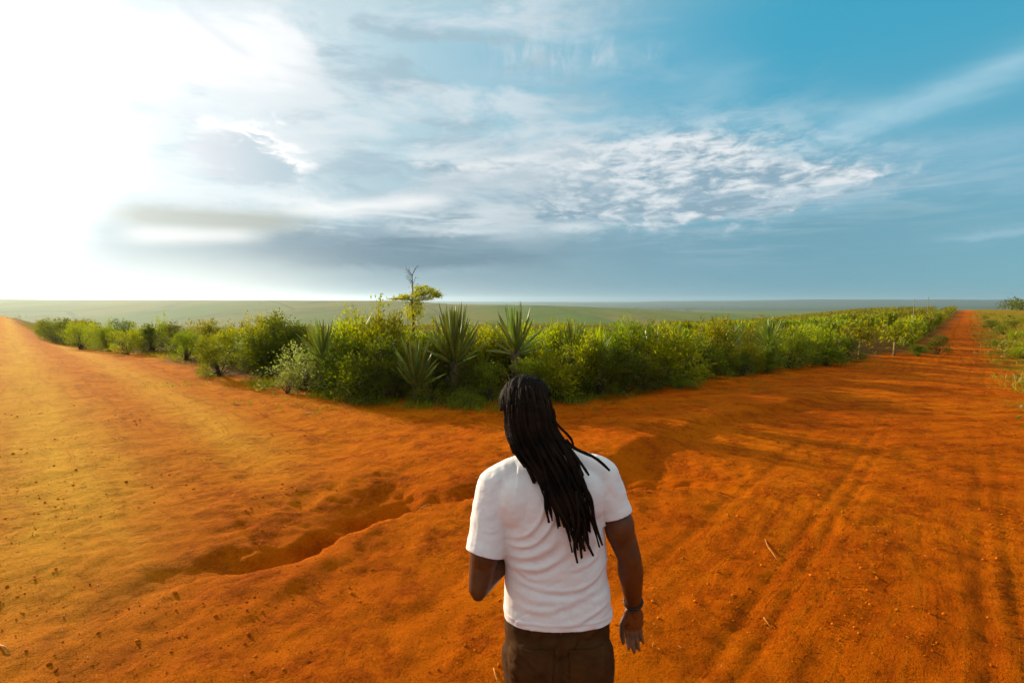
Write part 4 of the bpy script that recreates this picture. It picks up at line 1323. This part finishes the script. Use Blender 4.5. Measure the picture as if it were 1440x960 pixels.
def build_body():
    B = Body()
    B.loft(to_local(TORSO, -.016, -.016))
    # neck and head
    B.limb([L3(.108, 1.775, 1.50), L3(.084, 1.785, 1.58), HEAD - OFF + Vector((0, 0, -.03))], [.064, .058, .060])
    H = Matrix.Translation(HEAD - OFF) @ TILT

    def hp(x, y, z): return (H @ Vector((x, y, z)))
    rot = TILT
    B.ball(hp(0, -.012, .015), (.076, .096, .098), rot)          # cranium
    B.ball(hp(0, .030, -.045), (.060, .066, .080), rot)          # face
    B.ball(hp(0, .062, -.100), (.030, .030, .022), rot)          # chin
    B.ball(hp(0, .094, -.030), (.013, .016, .022), rot)          # nose
    B.ball(hp(0, .100, -.042), (.021, .012, .011), rot)
    B.ball(hp(0, .089, -.066), (.024, .011, .008), rot)          # lips
    B.ball(hp(0, .086, -.078), (.022, .011, .008), rot)
    for s in (-1, 1):
        B.ball(hp(s * .033, .082, .012), (.024, .010, .007), rot)        # brow
        B.ball(hp(s * .046, .066, -.040), (.020, .018, .018), rot)       # cheek
        B.ball(hp(s * .078, -.004, -.022), (.009, .018, .032), rot @ Matrix.Rotation(s * R(18), 4, 'Z'))   # ear
    # arm bent at the elbow, its hand up in front of the chest
    s, e, w = L3(*SH_L), L3(*EL_L), L3(*WR_L)
    B.limb([s, s.lerp(e, .35), s.lerp(e, .72), e], [.052, .050, .050, .037])
    B.ball(e + Vector((-.002, -.012, -.014)), (.024, .024, .026))
    B.ball(s.lerp(e, .68) + Vector((0, -.008, 0)), (.050, .053, .070))
    B.limb([e, e.lerp(w, .3), e.lerp(w, .7), w], [.037, .045, .036, .027])
    d = (w - e).normalized()
    hand(B, w, d, Vector((1, .15, .1)), Vector((0, .25, -1)), curl=1.0, grip=True)
    # hanging arm
    s, e, w = L3(*SH_R), L3(*EL_R), L3(*WR_R)
    B.limb([s, s.lerp(e, .30), s.lerp(e, .75), e], [.050, .050, .049, .042])
    B.ball(s.lerp(e, .62) + Vector((.003, -.008, 0)), (.052, .054, .075))
    B.limb([e, e.lerp(w, .28), e.lerp(w, .7), w], [.042, .046, .036, .0275])
    global PALM
    PALM = hand(B, w, Vector((.02, .10, -1)), Vector((-1, -.1, 0)), Vector((.05, -1, .05)), curl=.62)
    # hips and legs: mid-stride
    B.ball(L3(.165, 1.752, .90), (.155, .105, .11))
    for sx, kn, an in ((-1, (.075, 1.86, .50), (.072, 1.86, .10)), (1, (.258, 1.72, .49), (.262, 1.53, .11))):
        hip = L3(.165 + sx * .095, 1.752, .90); k = L3(*kn); a = L3(*an)
        B.limb([hip, hip.lerp(k, .5), k], [.085, .074, .058]); B.limb([k, k.lerp(a, .33), a], [.056, .058, .038])
        B.limb([a, a + Vector((0, .10, -.055)), a + Vector((0, .17, -.075))], [.038, .034, .022])
    me = B.fuse('body', .0038, 3, M_SKIN)
    V = get_co(me)
    c = np.zeros((len(V), 4), dtype=np.float32); c[:, 3] = 1
    for p, r in PALM:
        d = np.linalg.norm(V - np.array(p), axis=1)
        c[:, 0] = np.maximum(c[:, 0], np.clip(1.6 - d / r, 0, 1))
    ca = me.color_attributes.new('palm', 'FLOAT_COLOR', 'POINT'); ca.data.foreach_set('color', c.ravel())
    link('body', me, person)
    for s in (-1, 1):
        bm = bmesh.new(); bmesh.ops.create_uvsphere(bm, u_segments=12, v_segments=8, radius=.0105)
        em = bpy.data.meshes.new('eye'); bm.to_mesh(em); bm.free(); em.materials.append(M_EYE)
        link('eye', em, person, H @ Vector((s * .031, .0795, -.006)))


def hand(B, wrist, along_, thumb_side, palm_n, curl=.6, grip=False):
    """palm, four unequal fingers bent towards palm_n, thumb from the side of the palm; returns spots of paler palm skin"""
    d = along_.normalized(); n = (palm_n - d * palm_n.dot(d)).normalized(); s = (thumb_side - d * thumb_side.dot(d)); s = (s - n * s.dot(n)).normalized()
    rot = Matrix((s, d, n)).transposed().to_4x4()
    spots = []
    B.limb([wrist - d * .02, wrist + d * .025], [.028, .027])
    B.ball(wrist + d * .052, (.040, .052, .0165), rot)
    B.ball(wrist + d * .078, (.042, .026, .015), rot)
    B.ball(wrist + d * .04 + s * .022 + n * .008, (.019, .036, .017), rot)
    spots.append((wrist + d * .055 + n * .018, .034)); spots.append((wrist + d * .085 + n * .016, .030))
    for i, (off, L, r, sp) in enumerate(((.0275, .072, .0090, .02), (.0092, .080, .0094, .0), (-.0090, .074, .0090, -.01), (-.0265, .058, .0082, -.03))):
        p = wrist + d * (.096 - abs(i - 1.3) * .005) + s * off
        a = .18 + curl * (.34 + .07 * i); dirv = (d + s * sp).normalized()
        chain = [p]; ang = a
        for j, q in enumerate((.44, .32, .26)):
            v = dirv * math.cos(ang) + n * math.sin(ang)
            chain.append(chain[-1] + v * L * q); ang += curl * (.62 if j == 0 else .42) * (1.7 if grip else 1)
        B.limb(chain, [r, r * .95, r * .88, r * .74], 12)
        for c0, c1 in zip(chain, chain[1:]): spots.append(((c0 + c1) / 2 + n * r * .55 - d * 0.002, r * 1.05))
        spots.append((chain[-1] + n * .003, r * .9))
    t0 = wrist + d * .032 + s * .026 + n * .006
    t1 = t0 + (s * .52 + d * .75 + n * .30).normalized() * .040
    t2 = t1 + (s * .12 + d * .95 + n * (.25 + curl * .35)).normalized() * .034
    t3 = t2 + (d * .95 - s * .08 + n * (.3 + curl * .4)).normalized() * .026
    B.limb([t0, t1, t2, t3], [.0135, .0112, .0102, .0078], 12)
    spots.append((t3 + n * .002, .011))
    return spots


build_body()


# ---- t-shirt
def fold(V, N, pts, w, amp, side=-1, Y=1.64):
    """raise a cloth fold along a line measured on the back; a shallow valley lies beside it"""
    P = [Lp(x, y, Y) for x, y in pts]
    if len(P) == 3: P = [P[0], (P[0] + P[1]) / 2 + (P[1] - (P[0] + P[2]) / 2) * .25, P[1], (P[1] + P[2]) / 2 + (P[1] - (P[0] + P[2]) / 2) * .25, P[2]]
    Q = []
    for i in range(len(P) - 1):
        a, b, c, e = P[max(0, i - 1)], P[i], P[i + 1], P[min(len(P) - 1, i + 2)]
        for q in (0, .25, .5, .75): Q.append(.5 * ((2 * b) + (c - a) * q + (2 * a - 5 * b + 4 * c - e) * q * q + (3 * b - a - 3 * c + e) * q ** 3))
    P = Q + [P[-1]]
    poly = [(p.x, p.z) for p in P]
    wv = .006 * vnoise(V[:, 0] * 16 + pts[0][1], V[:, 2] * 16 + pts[0][0])
    d, sd, par = poly_dist(V[:, 0], V[:, 2], poly)
    m = len(poly) - 1
    tape = ss(0, .45 * m, par + .15) * ss(m + .0, .6 * m, par - .1 * m)
    back = np.clip(-N[:, 1] * 1.6 + .25, 0, 1)
    s = d * sd + wv
    w = w * (1 + .5 * vnoise(V[:, 0] * 9 + pts[0][0] * .3, V[:, 2] * 9))
    return amp * tape * back * (np.exp(-(s / w) ** 2) - .75 * np.exp(-((s + 1.9 * w) / (1.25 * w)) ** 2))


def build_shirt():
    B = Body()
    rings = [r for r in to_local(TORSO, .004, .004) if r[0] + PZ < 1.55]
    B.loft(rings)
    sl, el_ = L3(*SH_L), L3(*EL_L); sr, er = L3(*SH_R), L3(*EL_R)
    nb = L3(.108, 1.772, 1.475)
    B.limb([nb, L3(.02, 1.770, 1.452), sl + Vector((.0, 0, .004))], [.062, .064, .066])
    B.limb([nb + Vector((.01, 0, .01)), L3(.225, 1.770, 1.478), sr + Vector((-.005, 0, .004))], [.064, .064, .065])
    B.limb([sl, sl.lerp(el_, .35), sl.lerp(el_, .715)], [.068, .069, .067], end=False)
    B.limb([sr, sr.lerp(er, .3), sr.lerp(er, .53)], [.065, .064, .064], end=False)
    for c in ((-.015, 1.765, 1.375), (.278, 1.768, 1.41)): B.ball(L3(*c), (.052, .080, .070))
    for c in ((.035, 1.700, 1.37), (.235, 1.702, 1.39)): B.ball(L3(*c), (.085, .055, .10))     # shoulder blades
    me = B.fuse('t_shirt', .0046, 7, M_SHIRT)
    bm = bmesh.new(); bm.from_mesh(me)

    def cut(co, no, sel=None):
        geom = [f for f in bm.faces if sel is None or sel(f.calc_center_median())]
        ed = list({e for f in geom for e in f.edges}); vs = list({v for f in geom for v in f.verts})
        bmesh.ops.bisect_plane(bm, geom=geom + ed + vs, plane_co=co, plane_no=no, dist=1e-6, clear_outer=False, clear_inner=False)
        no = Vector(no); co = Vector(co)
        kill = [f for f in bm.faces if (sel is None or sel(f.calc_center_median())) and (f.calc_center_median() - co).dot(no) > 0]
        bmesh.ops.delete(bm, geom=kill, context='FACES')
    cut(L3(.16, 1.75, .952), Vector((.0, -.10, -1)))
    dl = (el_ - sl).normalized(); dr = (er - sr).normalized()
    cl = sl.lerp(el_, .665); cr = sr.lerp(er, .47)
    T_ = np.array(TORSO)

    def off_torso(c):
        z = c.z + PZ; q = [float(np.interp(z, T_[:, 0], T_[:, i])) for i in range(1, 6)]
        return abs((c.x + PX - q[0]) / (q[2] + .004)) ** q[4] + abs((c.y + PY - q[1]) / (q[3] + .004)) ** q[4] > 1.12
    cut(cl, Vector((dl.x - .10, dl.y, dl.z)), lambda c: off_torso(c) and (c - cl).length < .11)
    cut(cr, Vector((dr.x - .02, dr.y, dr.z - .1)), lambda c: off_torso(c) and (c - cr).length < .105)
    cut(L3(.1, 1.775, 1.533), Vector((-.12, .35, 1)))
    # keep the one large piece of cloth
    bm.verts.index_update(); seen = set(); best = []
    for v0 in bm.verts:
        if v0 in seen: continue
        st = [v0]; seen.add(v0); comp = []
        while st:
            q = st.pop(); comp.append(q)
            for e in q.link_edges:
                o_ = e.other_vert(q)
                if o_ not in seen: seen.add(o_); st.append(o_)
        if len(comp) > len(best): best = comp
    keep = set(best)
    bmesh.ops.delete(bm, geom=[v for v in bm.verts if v not in keep], context='VERTS')
    bm.to_mesh(me); bm.free()
    # folds measured on the photograph
    V = get_co(me); me.update()
    N = np.empty(len(V) * 3, dtype=np.float32); me.vertices.foreach_get('normal', N); N = N.reshape(-1, 3)
    disp = np.zeros(len(V))
    FO = [([(706, 762), (738, 756), (760, 728), (768, 700)], .008, .0065), ([(708, 776), (745, 768), (772, 742), (784, 716)], .009, .0075),
          ([(708, 790), (752, 782), (786, 756)], .009, .008), ([(709, 803), (760, 798), (800, 776)], .009, .007),
          ([(710, 815), (752, 826), (800, 829), (836, 820), (856, 803)], .010, .009), ([(712, 834), (760, 842), (812, 842), (858, 826)], .009, .006),
          ([(709, 851), (748, 858), (786, 852), (808, 846)], .010, .008), ([(770, 872), (808, 872), (836, 862), (862, 854)], .010, .0075),
          ([(712, 872), (742, 882), (780, 883)], .010, .005), ([(852, 770), (838, 786), (822, 806)], .010, .006), ([(856, 744), (846, 766), (842, 790)], .009, .005),
          ([(690, 668), (700, 690), (702, 720)], .009, .005), ([(706, 655), (712, 690), (706, 726)], .008, .005), ([(722, 645), (728, 668), (724, 700)], .007, .0035),
          ([(846, 690), (836, 712), (838, 730)], .008, .005), ([(862, 668), (868, 690), (876, 708)], .008, .004), ([(672, 742), (690, 752), (704, 748)], .007, .003),
          ([(668, 718), (672, 742), (668, 762)], .008, .003), ([(726, 800), (740, 812), (764, 816)], .008, .005), ([(790, 802), (820, 798), (850, 784)], .010, .005)]
    for i, (pts, w, a) in enumerate(FO): disp += fold(V, N, pts, w * (1.0, .75, 1.25)[i % 3], a * (.46 if i > 3 else .8))
    x, z = V[:, 0], V[:, 2]
    crease = fbm(x * 9 + z * 5, z * 17 - x * 7, 3)
    disp += .0050 * crease - .0045 * np.exp(-(crease / .06) ** 2) * np.clip(vnoise(x * 5, z * 5) + .4, 0, 1) + .0026 * fbm(x * 26 + 8, z * 30, 3)
    # hem and sleeve bands: a faint ridge just above the edge
    hem = (.952 - PZ) + .10 * (1.75 - (V[:, 1] + PY))
    disp += .0026 * np.exp(-((z - hem - .022) / .0035) ** 2)
    set_co(me, V + N * disp[:, None])
    o = link('t_shirt', me, person)
    so = o.modifiers.new('cloth', 'SOLIDIFY'); so.thickness = .0028; so.offset = -1
    # ribbed collar
    ring = []
    for j in range(33):
        t = 2 * math.pi * j / 32
        zc = 1.533 + .004
        ring.append(tuple(L3(.106 + .076 * math.cos(t), 1.777 + .071 * math.sin(t), zc + .012 * math.cos(t) - .024 * math.sin(t))))
    v, f = tubes([(ring, [.0072] * 33)], 8)
    link('collar', mesh_from('collar', v, f, [M_SHIRT], True), o)


build_shirt()


def build_trousers():
    B = Body()
    B.loft([(z - PZ, cx - PX, cy - PY, a, b, n) for z, cx, cy, a, b, n in ((.72, .165, 1.750, .184, .130, 2.6), (.80, .165, 1.746, .190, .136, 2.5), (.90, .163, 1.748, .186, .128, 2.5), (1.0, .160, 1.752, .178, .116, 2.5), (1.03, .160, 1.752, .176, .112, 2.5))])
    for s in (-1, 1): B.ball(L3(.165 + s * .088, 1.690, .835), (.098, .088, .11))
    for sx, kn, an in ((-1, (.070, 1.86, .50), (.070, 1.86, .10)), (1, (.262, 1.72, .49), (.264, 1.53, .11))):
        hip = L3(.165 + sx * .096, 1.752, .80); k = L3(*kn); a = L3(*an)
        B.limb([hip, hip.lerp(k, .5), k, k.lerp(a, .5), a + Vector((0, .0, -.0))], [.108, .098, .084, .078, .074])
    me = B.fuse('trousers', .0065, 6, M_TROUSER)
    bm = bmesh.new(); bm.from_mesh(me)
    co = L3(.16, 1.75, 1.012); kill = [f for f in bm.faces if f.calc_center_median().z > co.z or f.calc_center_median().z < (.075 - PZ)]
    bmesh.ops.delete(bm, geom=kill, context='FACES')
    bm.to_mesh(me); bm.free()
    V = get_co(me); me.update()
    N = np.empty(len(V) * 3, dtype=np.float32); me.vertices.foreach_get('normal', N); N = N.reshape(-1, 3)
    x, z = V[:, 0], V[:, 2]
    tcr = fbm(x * 8 + z * 6, z * 12 - x * 8, 3)
    disp = .009 * tcr - .007 * np.exp(-(tcr / .05) ** 2) + .003 * fbm(x * 30, z * 34, 2) + .004 * np.sin(z * 46 + 5 * fbm(x * 7, z * 5, 2)) * ss(.62, .3, z)
    d, sd, par = poly_dist(x, z, [(.165 - PX, 1.0 - PZ), (.167 - PX, .74 - PZ)])
    disp -= .010 * np.exp(-(d / .010) ** 2) * (N[:, 1] < 0)
    for sgn_ in (-1, 1):          # side seams
        disp += .0025 * np.exp(-((np.abs(N[:, 1])) / .05) ** 2) * (N[:, 0] * sgn_ > 0)
    set_co(me, V + N * disp[:, None])
    o = link('trousers', me, person)
    # patch pockets laid on the seat
    from mathutils.bvhtree import BVHTree
    Vn = [Vector(v) for v in (V + N * disp[:, None])]
    tree = BVHTree.FromPolygons(Vn, [tuple(p.vertices) for p in me.polygons])
    for s in (-1, 1):
        bm = bmesh.new(); K = 9; grid = []
        for j in range(K):
            row = []
            for i in range(K):
                u_, w_ = i / (K - 1) * 2 - 1, j / (K - 1)
                wx = .164 + s * .086 + u_ * (.060 - .006 * w_); wz = .905 - w_ * (.125 + .022 * (1 - abs(u_)))
                o_ = L3(wx, 1.2, wz)
                hit = tree.ray_cast(o_, Vector((0, 1, 0)))[0]
                p_ = hit if hit is not None else L3(wx, 1.63, wz)
                row.append(bm.verts.new(p_ + Vector((0, -.0045 - (.0015 if i in (0, K - 1) or j in (0, K - 1) else 0), 0))))
            grid.append(row)
        for j in range(K - 1):
            for i in range(K - 1): bm.faces.new((grid[j][i], grid[j + 1][i], grid[j + 1][i + 1], grid[j][i + 1]))
        bmesh.ops.recalc_face_normals(bm, faces=bm.faces)
        pm = bpy.data.meshes.new('pocket'); bm.to_mesh(pm); bm.free(); pm.materials.append(M_TROUSER)
        pk = link('pocket', pm, o); so = pk.modifiers.new('cloth', 'SOLIDIFY'); so.thickness = .006; so.offset = 0


build_trousers()

for an in ((.072, 1.86, .10), (.264, 1.53, .11)):
    B = Body()
    a = L3(*an); g = hz(an[0], an[1]) - PZ
    B.ball((a.x, a.y + .00, g + .075), (.046, .056, .060)); B.ball((a.x, a.y + .085, g + .052), (.047, .085, .038)); B.ball((a.x, a.y + .15, g + .046), (.047, .06, .030))
    sh = link('shoe', B.fuse('shoe', .006, 4, M_SHOE), person)
    v, f = tubes([([(a.x, a.y - .055, g + .018), (a.x, a.y + .03, g + .018), (a.x, a.y + .12, g + .018), (a.x, a.y + .205, g + .02)], [.030, .036, .046, .026])], 14)
    v[:, 2] = g + .016 + (v[:, 2] - g - .016) * .40
    link('sole', mesh_from('sole', v, f, [M_SOLE], True), sh)

# wristband on the hanging arm
w, e = L3(*WR_R), L3(*EL_R)
ax = (e - w).normalized(); c = w + ax * .022
u_ = ax.orthogonal().normalized(); v_ = ax.cross(u_)
ring = [tuple(c + (u_ * math.cos(2 * math.pi * j / 28) + v_ * math.sin(2 * math.pi * j / 28)) * .0325) for j in range(29)]
v, f = tubes([(ring, [.0055] * 29)], 8)
link('wristband', mesh_from('wristband', v, f, [M_BAND], True), person)


# ---- hair: a scalp of hair and one tube for every dreadlock
def build_hair():
    rg = np.random.default_rng(12)
    B = Body()
    H = Matrix.Translation(HEAD - OFF) @ TILT
    B.ball(H @ Vector((0, -.016, .018)), (.078, .095, .101), TILT)
    B.ball(H @ Vector((0, -.030, -.030)), (.074, .076, .082), TILT)
    me = B.fuse('hair', .005, 4, M_HAIR)
    bm = bmesh.new(); bm.from_mesh(me)
    Hi = H.inverted()
    kill = []
    for f in bm.faces:
        c = Hi @ f.calc_center_median()
        if c.y > .045 and c.z < .052: kill.append(f)
    bmesh.ops.delete(bm, geom=kill, context='FACES'); bm.to_mesh(me); bm.free()
    hair = link('hair', me, person)
    so = hair.modifiers.new('thick', 'SOLIDIFY'); so.thickness = .004; so.offset = -1

    bl = [(545, 722), (560, 712), (590, 707), (605, 710), (620, 716), (640, 724), (655, 738), (680, 752), (710, 766), (740, 774), (770, 786), (800, 797)]
    brr = [(545, 766), (560, 777), (590, 783), (605, 787), (620, 800), (640, 808), (655, 814), (680, 824), (710, 836), (740, 843), (770, 847), (800, 850)]
    Yr = 1.66
    zl = np.array([at_depth(x, y, Yr) for y, x in bl]); zr = np.array([at_depth(x, y, Yr) for y, x in brr])

    def xl(z): return float(np.interp(-z, -zl[:, 2], zl[:, 0]))
    def xr(z): return float(np.interp(-z, -zr[:, 2], zr[:, 0]))
    tip_s = [0, .06, .15, .3, .45, .55, .7, .85, 1.0]
    tip_y = [650, 700, 735, 762, 775, 780, 768, 752, 735]
    col_n = 0

    def strand(path, rads):
        P = np.array(path)
        # resample smoothly
        t = np.linspace(0, 1, len(P)); tt = np.linspace(0, 1, max(10, len(P)))
        Q = np.stack([np.interp(tt, t, P[:, k]) for k in range(3)], 1)
        for _ in range(2): Q[1:-1] = (Q[:-2] + 2 * Q[1:-1] + Q[2:]) / 4
        r = np.interp(tt, np.linspace(0, 1, len(rads)), rads) * (rg.uniform(.78, 1.18) + .16 * rg.normal(size=len(tt)).clip(-1.2, 1.2))
        v, f = tubes([(Q - np.array(OFF), r)], 6)
        link('dreadlock', mesh_from('dreadlock', v, f, [M_HAIR], True), hair)

    hw, hd, hh = .088, .112, .118
    n = 108
    for i in range(n):
        s = (i + rg.uniform(-.4, .4)) / (n - 1); s = min(1, max(0, (s * 1.618 * 7) % 1.0 if i % 2 else s))
        layer = rg.random()
        yt = float(np.interp(s, tip_s, tip_y)) + 8 - rg.exponential(44) - (layer < .35) * rg.uniform(0, 45)
        yt = max(640, yt + rg.normal() * 5)
        ztip = at_depth(760, yt, Yr - .03).z
        zroot = HEAD.z + rg.uniform(-.045, .105)
        u = 2 * s - 1
        path = []
        wob, ph = rg.normal() * .006, rg.uniform(0, 6); tipj = rg.normal() * .016
        nz = 16
        for k in range(nz):
            q = k / (nz - 1); z = zroot + (ztip - zroot) * q
            # on the head
            kz = max(0.05, 1 - ((z - (HEAD.z + .012)) / hh) ** 2) if z > HEAD.z else 1.0
            hx = HEAD.x - (z - HEAD.z) * .12 * -1 + u * hw * math.sqrt(kz) * .98
            hx = HEAD.x + (HEAD.z - z) * .10 + u * hw * math.sqrt(kz) * .98
            hy = HEAD.y - .014 - hd * math.sqrt(kz) * math.sqrt(max(.02, 1 - (u * .93) ** 2)) - layer * .012
            # hanging
            gx_ = xl(z) + (xr(z) - xl(z)) * s + wob * math.sin(q * 7 + ph) + tipj * q ** 4
            thick = .012 + .040 * math.sqrt(max(0, 1 - u * u)) * ss(ztip - .02, 1.56, z)
            gy_ = min(back_y(gx_, z) if z < 1.5 else 1.70, 1.70) - .008 - .006 * layer - thick * layer
            m = float(ss(1.645, 1.555, z))
            path.append((hx * (1 - m) + gx_ * m, hy * (1 - m) + gy_ * m, z))
        strand(path, [.0032, .0055, .0058, .0056, .0052, .0047, .0034])
    # rows drawn back from the crown over the top of the head
    for i in range(30):
        a = -1 + 2 * i / 29
        path = []
        for k in range(12):
            q = k / 11; th = R(62) - q * R(150)            # from the forehead over the crown to the back
            r0 = math.sqrt(max(.05, 1 - (a * .9) ** 2))
            loc = Vector((a * .083 + .004 * math.sin(q * 8 + i), -.016 + .104 * r0 * math.sin(th), .018 + .109 * r0 * math.cos(th) if math.cos(th) > 0 else .018 + .085 * math.cos(th)))
            path.append(tuple(H @ loc + OFF))
        strand(path, [.0052, .0070, .0076, .0078, .0074, .0064])
    # loose single locks seen apart from the mass
    def px_strand(pts, r=.0055, lift=0.0):
        path = []
        for x, y, Y in pts: path.append(tuple(at_depth(x, y, Y)))
        strand(path, [r * .9, r, r, r * .7])
    px_strand([(724, 572, 1.72), (716, 590, 1.715), (714, 605, 1.71), (715, 622, 1.70), (722, 638, 1.69)], .0042)
    px_strand([(722, 580, 1.70), (718, 600, 1.69), (719, 618, 1.685), (723, 634, 1.68)], .0045)
    px_strand([(726, 590, 1.69), (724, 615, 1.68), (724, 636, 1.67), (734, 652, 1.66), (748, 664, 1.645)], .0045)
    px_strand([(779, 590, 1.70), (788, 602, 1.70), (798, 610, 1.70), (806, 620, 1.70), (807, 632, 1.69)], .005)
    px_strand([(796, 618, 1.69), (806, 630, 1.690), (820, 636, 1.688), (838, 642, 1.690), (857, 661, 1.690)], .0058)
    px_strand([(800, 628, 1.68), (812, 645, 1.665), (820, 655, 1.65), (828, 668, 1.64)], .0058)
    px_strand([(814, 660, 1.63), (826, 690, 1.622), (834, 720, 1.616), (838, 742, 1.62), (847, 766, 1.63)], .0045)
    px_strand([(810, 690, 1.61), (816, 740, 1.605), (806, 765, 1.605), (812, 791, 1.60)], .0048)
    px_strand([(766, 690, 1.62), (767, 712, 1.618), (772, 734, 1.615)], .0055)
    px_strand([(812, 700, 1.61), (824, 730, 1.605), (822, 752, 1.605), (818, 772, 1.60)], .005)
    px_strand([(820, 680, 1.62), (832, 700, 1.62), (836, 728, 1.62)], .005)


build_hair()
M_STRAW = bark_material('straw', (0.34, 0.12, 0.008), (0.52, 0.20, 0.015))

# ------------------------------------------------------------------ small things lying on the dirt
def twig(pts, rad, label, mat, cat='twig', name='twig', seed=0):
    W = [on_ground(*p) for p in pts]
    c = W[0]
    z0 = hz(*c)
    P = [(x - c[0], y - c[1], hz(x, y) - z0 + rad * .9 + (.012 if 0 < i < len(W) - 1 else 0)) for i, (x, y) in enumerate(W)]
    v, f = tubes([(P, [rad * .8] + [rad] * (len(P) - 2) + [rad * .5])], 6)
    o = link(name, mesh_from(name, v, f, [mat], True)); o.location = (c[0], c[1], z0)
    tag(o, label, cat)
    return o


twig([(1076, 755), (1080, 768), (1086, 777), (1094, 787)], .0055, 'curved pale twig lying on the orange dirt to the sunless side of the person', M_STRAW)
twig([(1074, 864), (1078, 871), (1085, 877)], .005, 'short pale twig stub on the churned dirt nearer the camera than the curved one', M_STRAW)
twig([(694, 936), (697, 948), (703, 962)], .005, 'thin straw stalk on the dirt beside the trouser leg of the person', M_STRAW)
twig([(931, 679), (928, 685), (934, 691), (941, 690)], .006, 'small pale curl of root at the lip of the ditch', M_STRAW, 'root')
twig([(0, 912), (8, 916), (14, 922)], .006, 'dry stick in the shaded end of the ditch at the picture edge', M_STRAW)
twig([(578, 712), (592, 716), (604, 713)], .007, 'dry stick caught in the ditch just behind the person', M_STRAW)

# clods and crumbs of earth
M_CLOD, _t, _b = new_mat('earth_clod')
_g = _t.nodes.new('ShaderNodeNewGeometry')
_n = noise(_t, Nd(_t, _g.outputs['Position']), 30, 3, .6)
_t.links.new(mixc(_t, (_n * .5 + Nd(_t, _g.outputs['Random Per Island']) * .5).step(.3, .7), (0.34, 0.070, 0.002), (0.60, 0.16, 0.003)).s, _b.inputs['Base Color'])
_b.inputs['Roughness'].default_value = .95; _b.inputs['Specular IOR Level'].default_value = .05
ico = bmesh.new(); bmesh.ops.create_icosphere(ico, subdivisions=1, radius=1)
IV = np.array([v.co for v in ico.verts]); IF = np.array([[v.index for v in f.verts] for f in ico.faces], dtype=np.int32); ico.free()
rg = np.random.default_rng(90)
parts = []
cnt = 0
N_CLOD = 4200
while cnt < N_CLOD:
    y = 2.2 + 9.5 * rg.random() ** 1.5; x = rg.uniform(-1.15, 1.2) * (y + .6)
    if inside(np.array([x]), np.array([y]), WEDGE)[0]: continue
    if float(fbm(np.array([x * .9]), np.array([y * .9]), 3)[0]) < rg.normal() * .10 + .12: continue
    if math.hypot(x - PX, y - PY) < .35: continue
    s = min(.003 + .0034 * rg.exponential() * (.6 + y / 12), .022)
    Rm = np.array(Matrix.Rotation(rg.uniform(0, 6.28), 3, 'Z') @ Matrix.Rotation(rg.uniform(0, 3), 3, 'X'))
    v = (IV * rg.uniform(.65, 1.25, size=(len(IV), 1)) * np.array([1, .8, .6])) @ Rm.T * s
    parts.append((v + np.array([x, y, s * .25]), IF)); cnt += 1
v, f = join(parts)
xy = v.reshape(N_CLOD, -1, 3).mean(1)
v[:, 2] += np.repeat(height(xy[:, 0], xy[:, 1]), len(IV))
o = link('earth_clods', mesh_from('earth_clods', v, f, [M_CLOD]))
tag(o, 'loose crumbs and clods of red earth scattered over the dirt', 'clods', kind='stuff')
# dead leaf litter
n = 500
P = []
while len(P) < n:
    y = 2.4 + 9 * rg.random() ** 1.3; x = rg.uniform(-1.1, 1.1) * (y + .6)
    if float(fbm(np.array([x * .6 + 9]), np.array([y * .6]), 2)[0]) < .08: continue
    P.append((x, y))
P = np.array(P); z = height(P[:, 0], P[:, 1])
v, f = leaves(np.stack([P[:, 0], P[:, 1], z + .006], 1), np.concatenate([rg.normal(size=(n, 2)), rg.normal(size=(n, 1)) * .12 + .05], 1), rg.uniform(.012, .04, n), rg.uniform(.004, .010, n), rg)
o = link('leaf_litter', mesh_from('leaf_litter', v, f, [M_STRAW]))
tag(o, 'dead leaf scraps and bits of straw scattered on the dirt', 'litter', kind='stuff')

# ------------------------------------------------------------------ air
bm = bmesh.new(); bmesh.ops.create_cube(bm, size=1.0)
hme = bpy.data.meshes.new('haze'); bm.to_mesh(hme); bm.free()
haze = link('haze', hme)
zlo = float(V_MIN) - 1.5
zhi = float(V_MAX) + 6.0
haze.location = (0, 0, (zlo + zhi) / 2); haze.scale = (19000, 19000, zhi - zlo)
hm = bpy.data.materials.new('haze'); hm.use_nodes = True
ht = hm.node_tree; ht.nodes.clear()
pv = ht.nodes.new('ShaderNodeVolumePrincipled')
pv.inputs['Color'].default_value = (0.66, 0.84, 1.0, 1)
pv.inputs['Density'].default_value = HAZE_DENSITY
pv.inputs['Anisotropy'].default_value = 0.6
ho = ht.nodes.new('ShaderNodeOutputMaterial'); ht.links.new(pv.outputs[0], ho.inputs['Volume'])
hme.materials.append(hm)
tag(haze, kind='stuff')
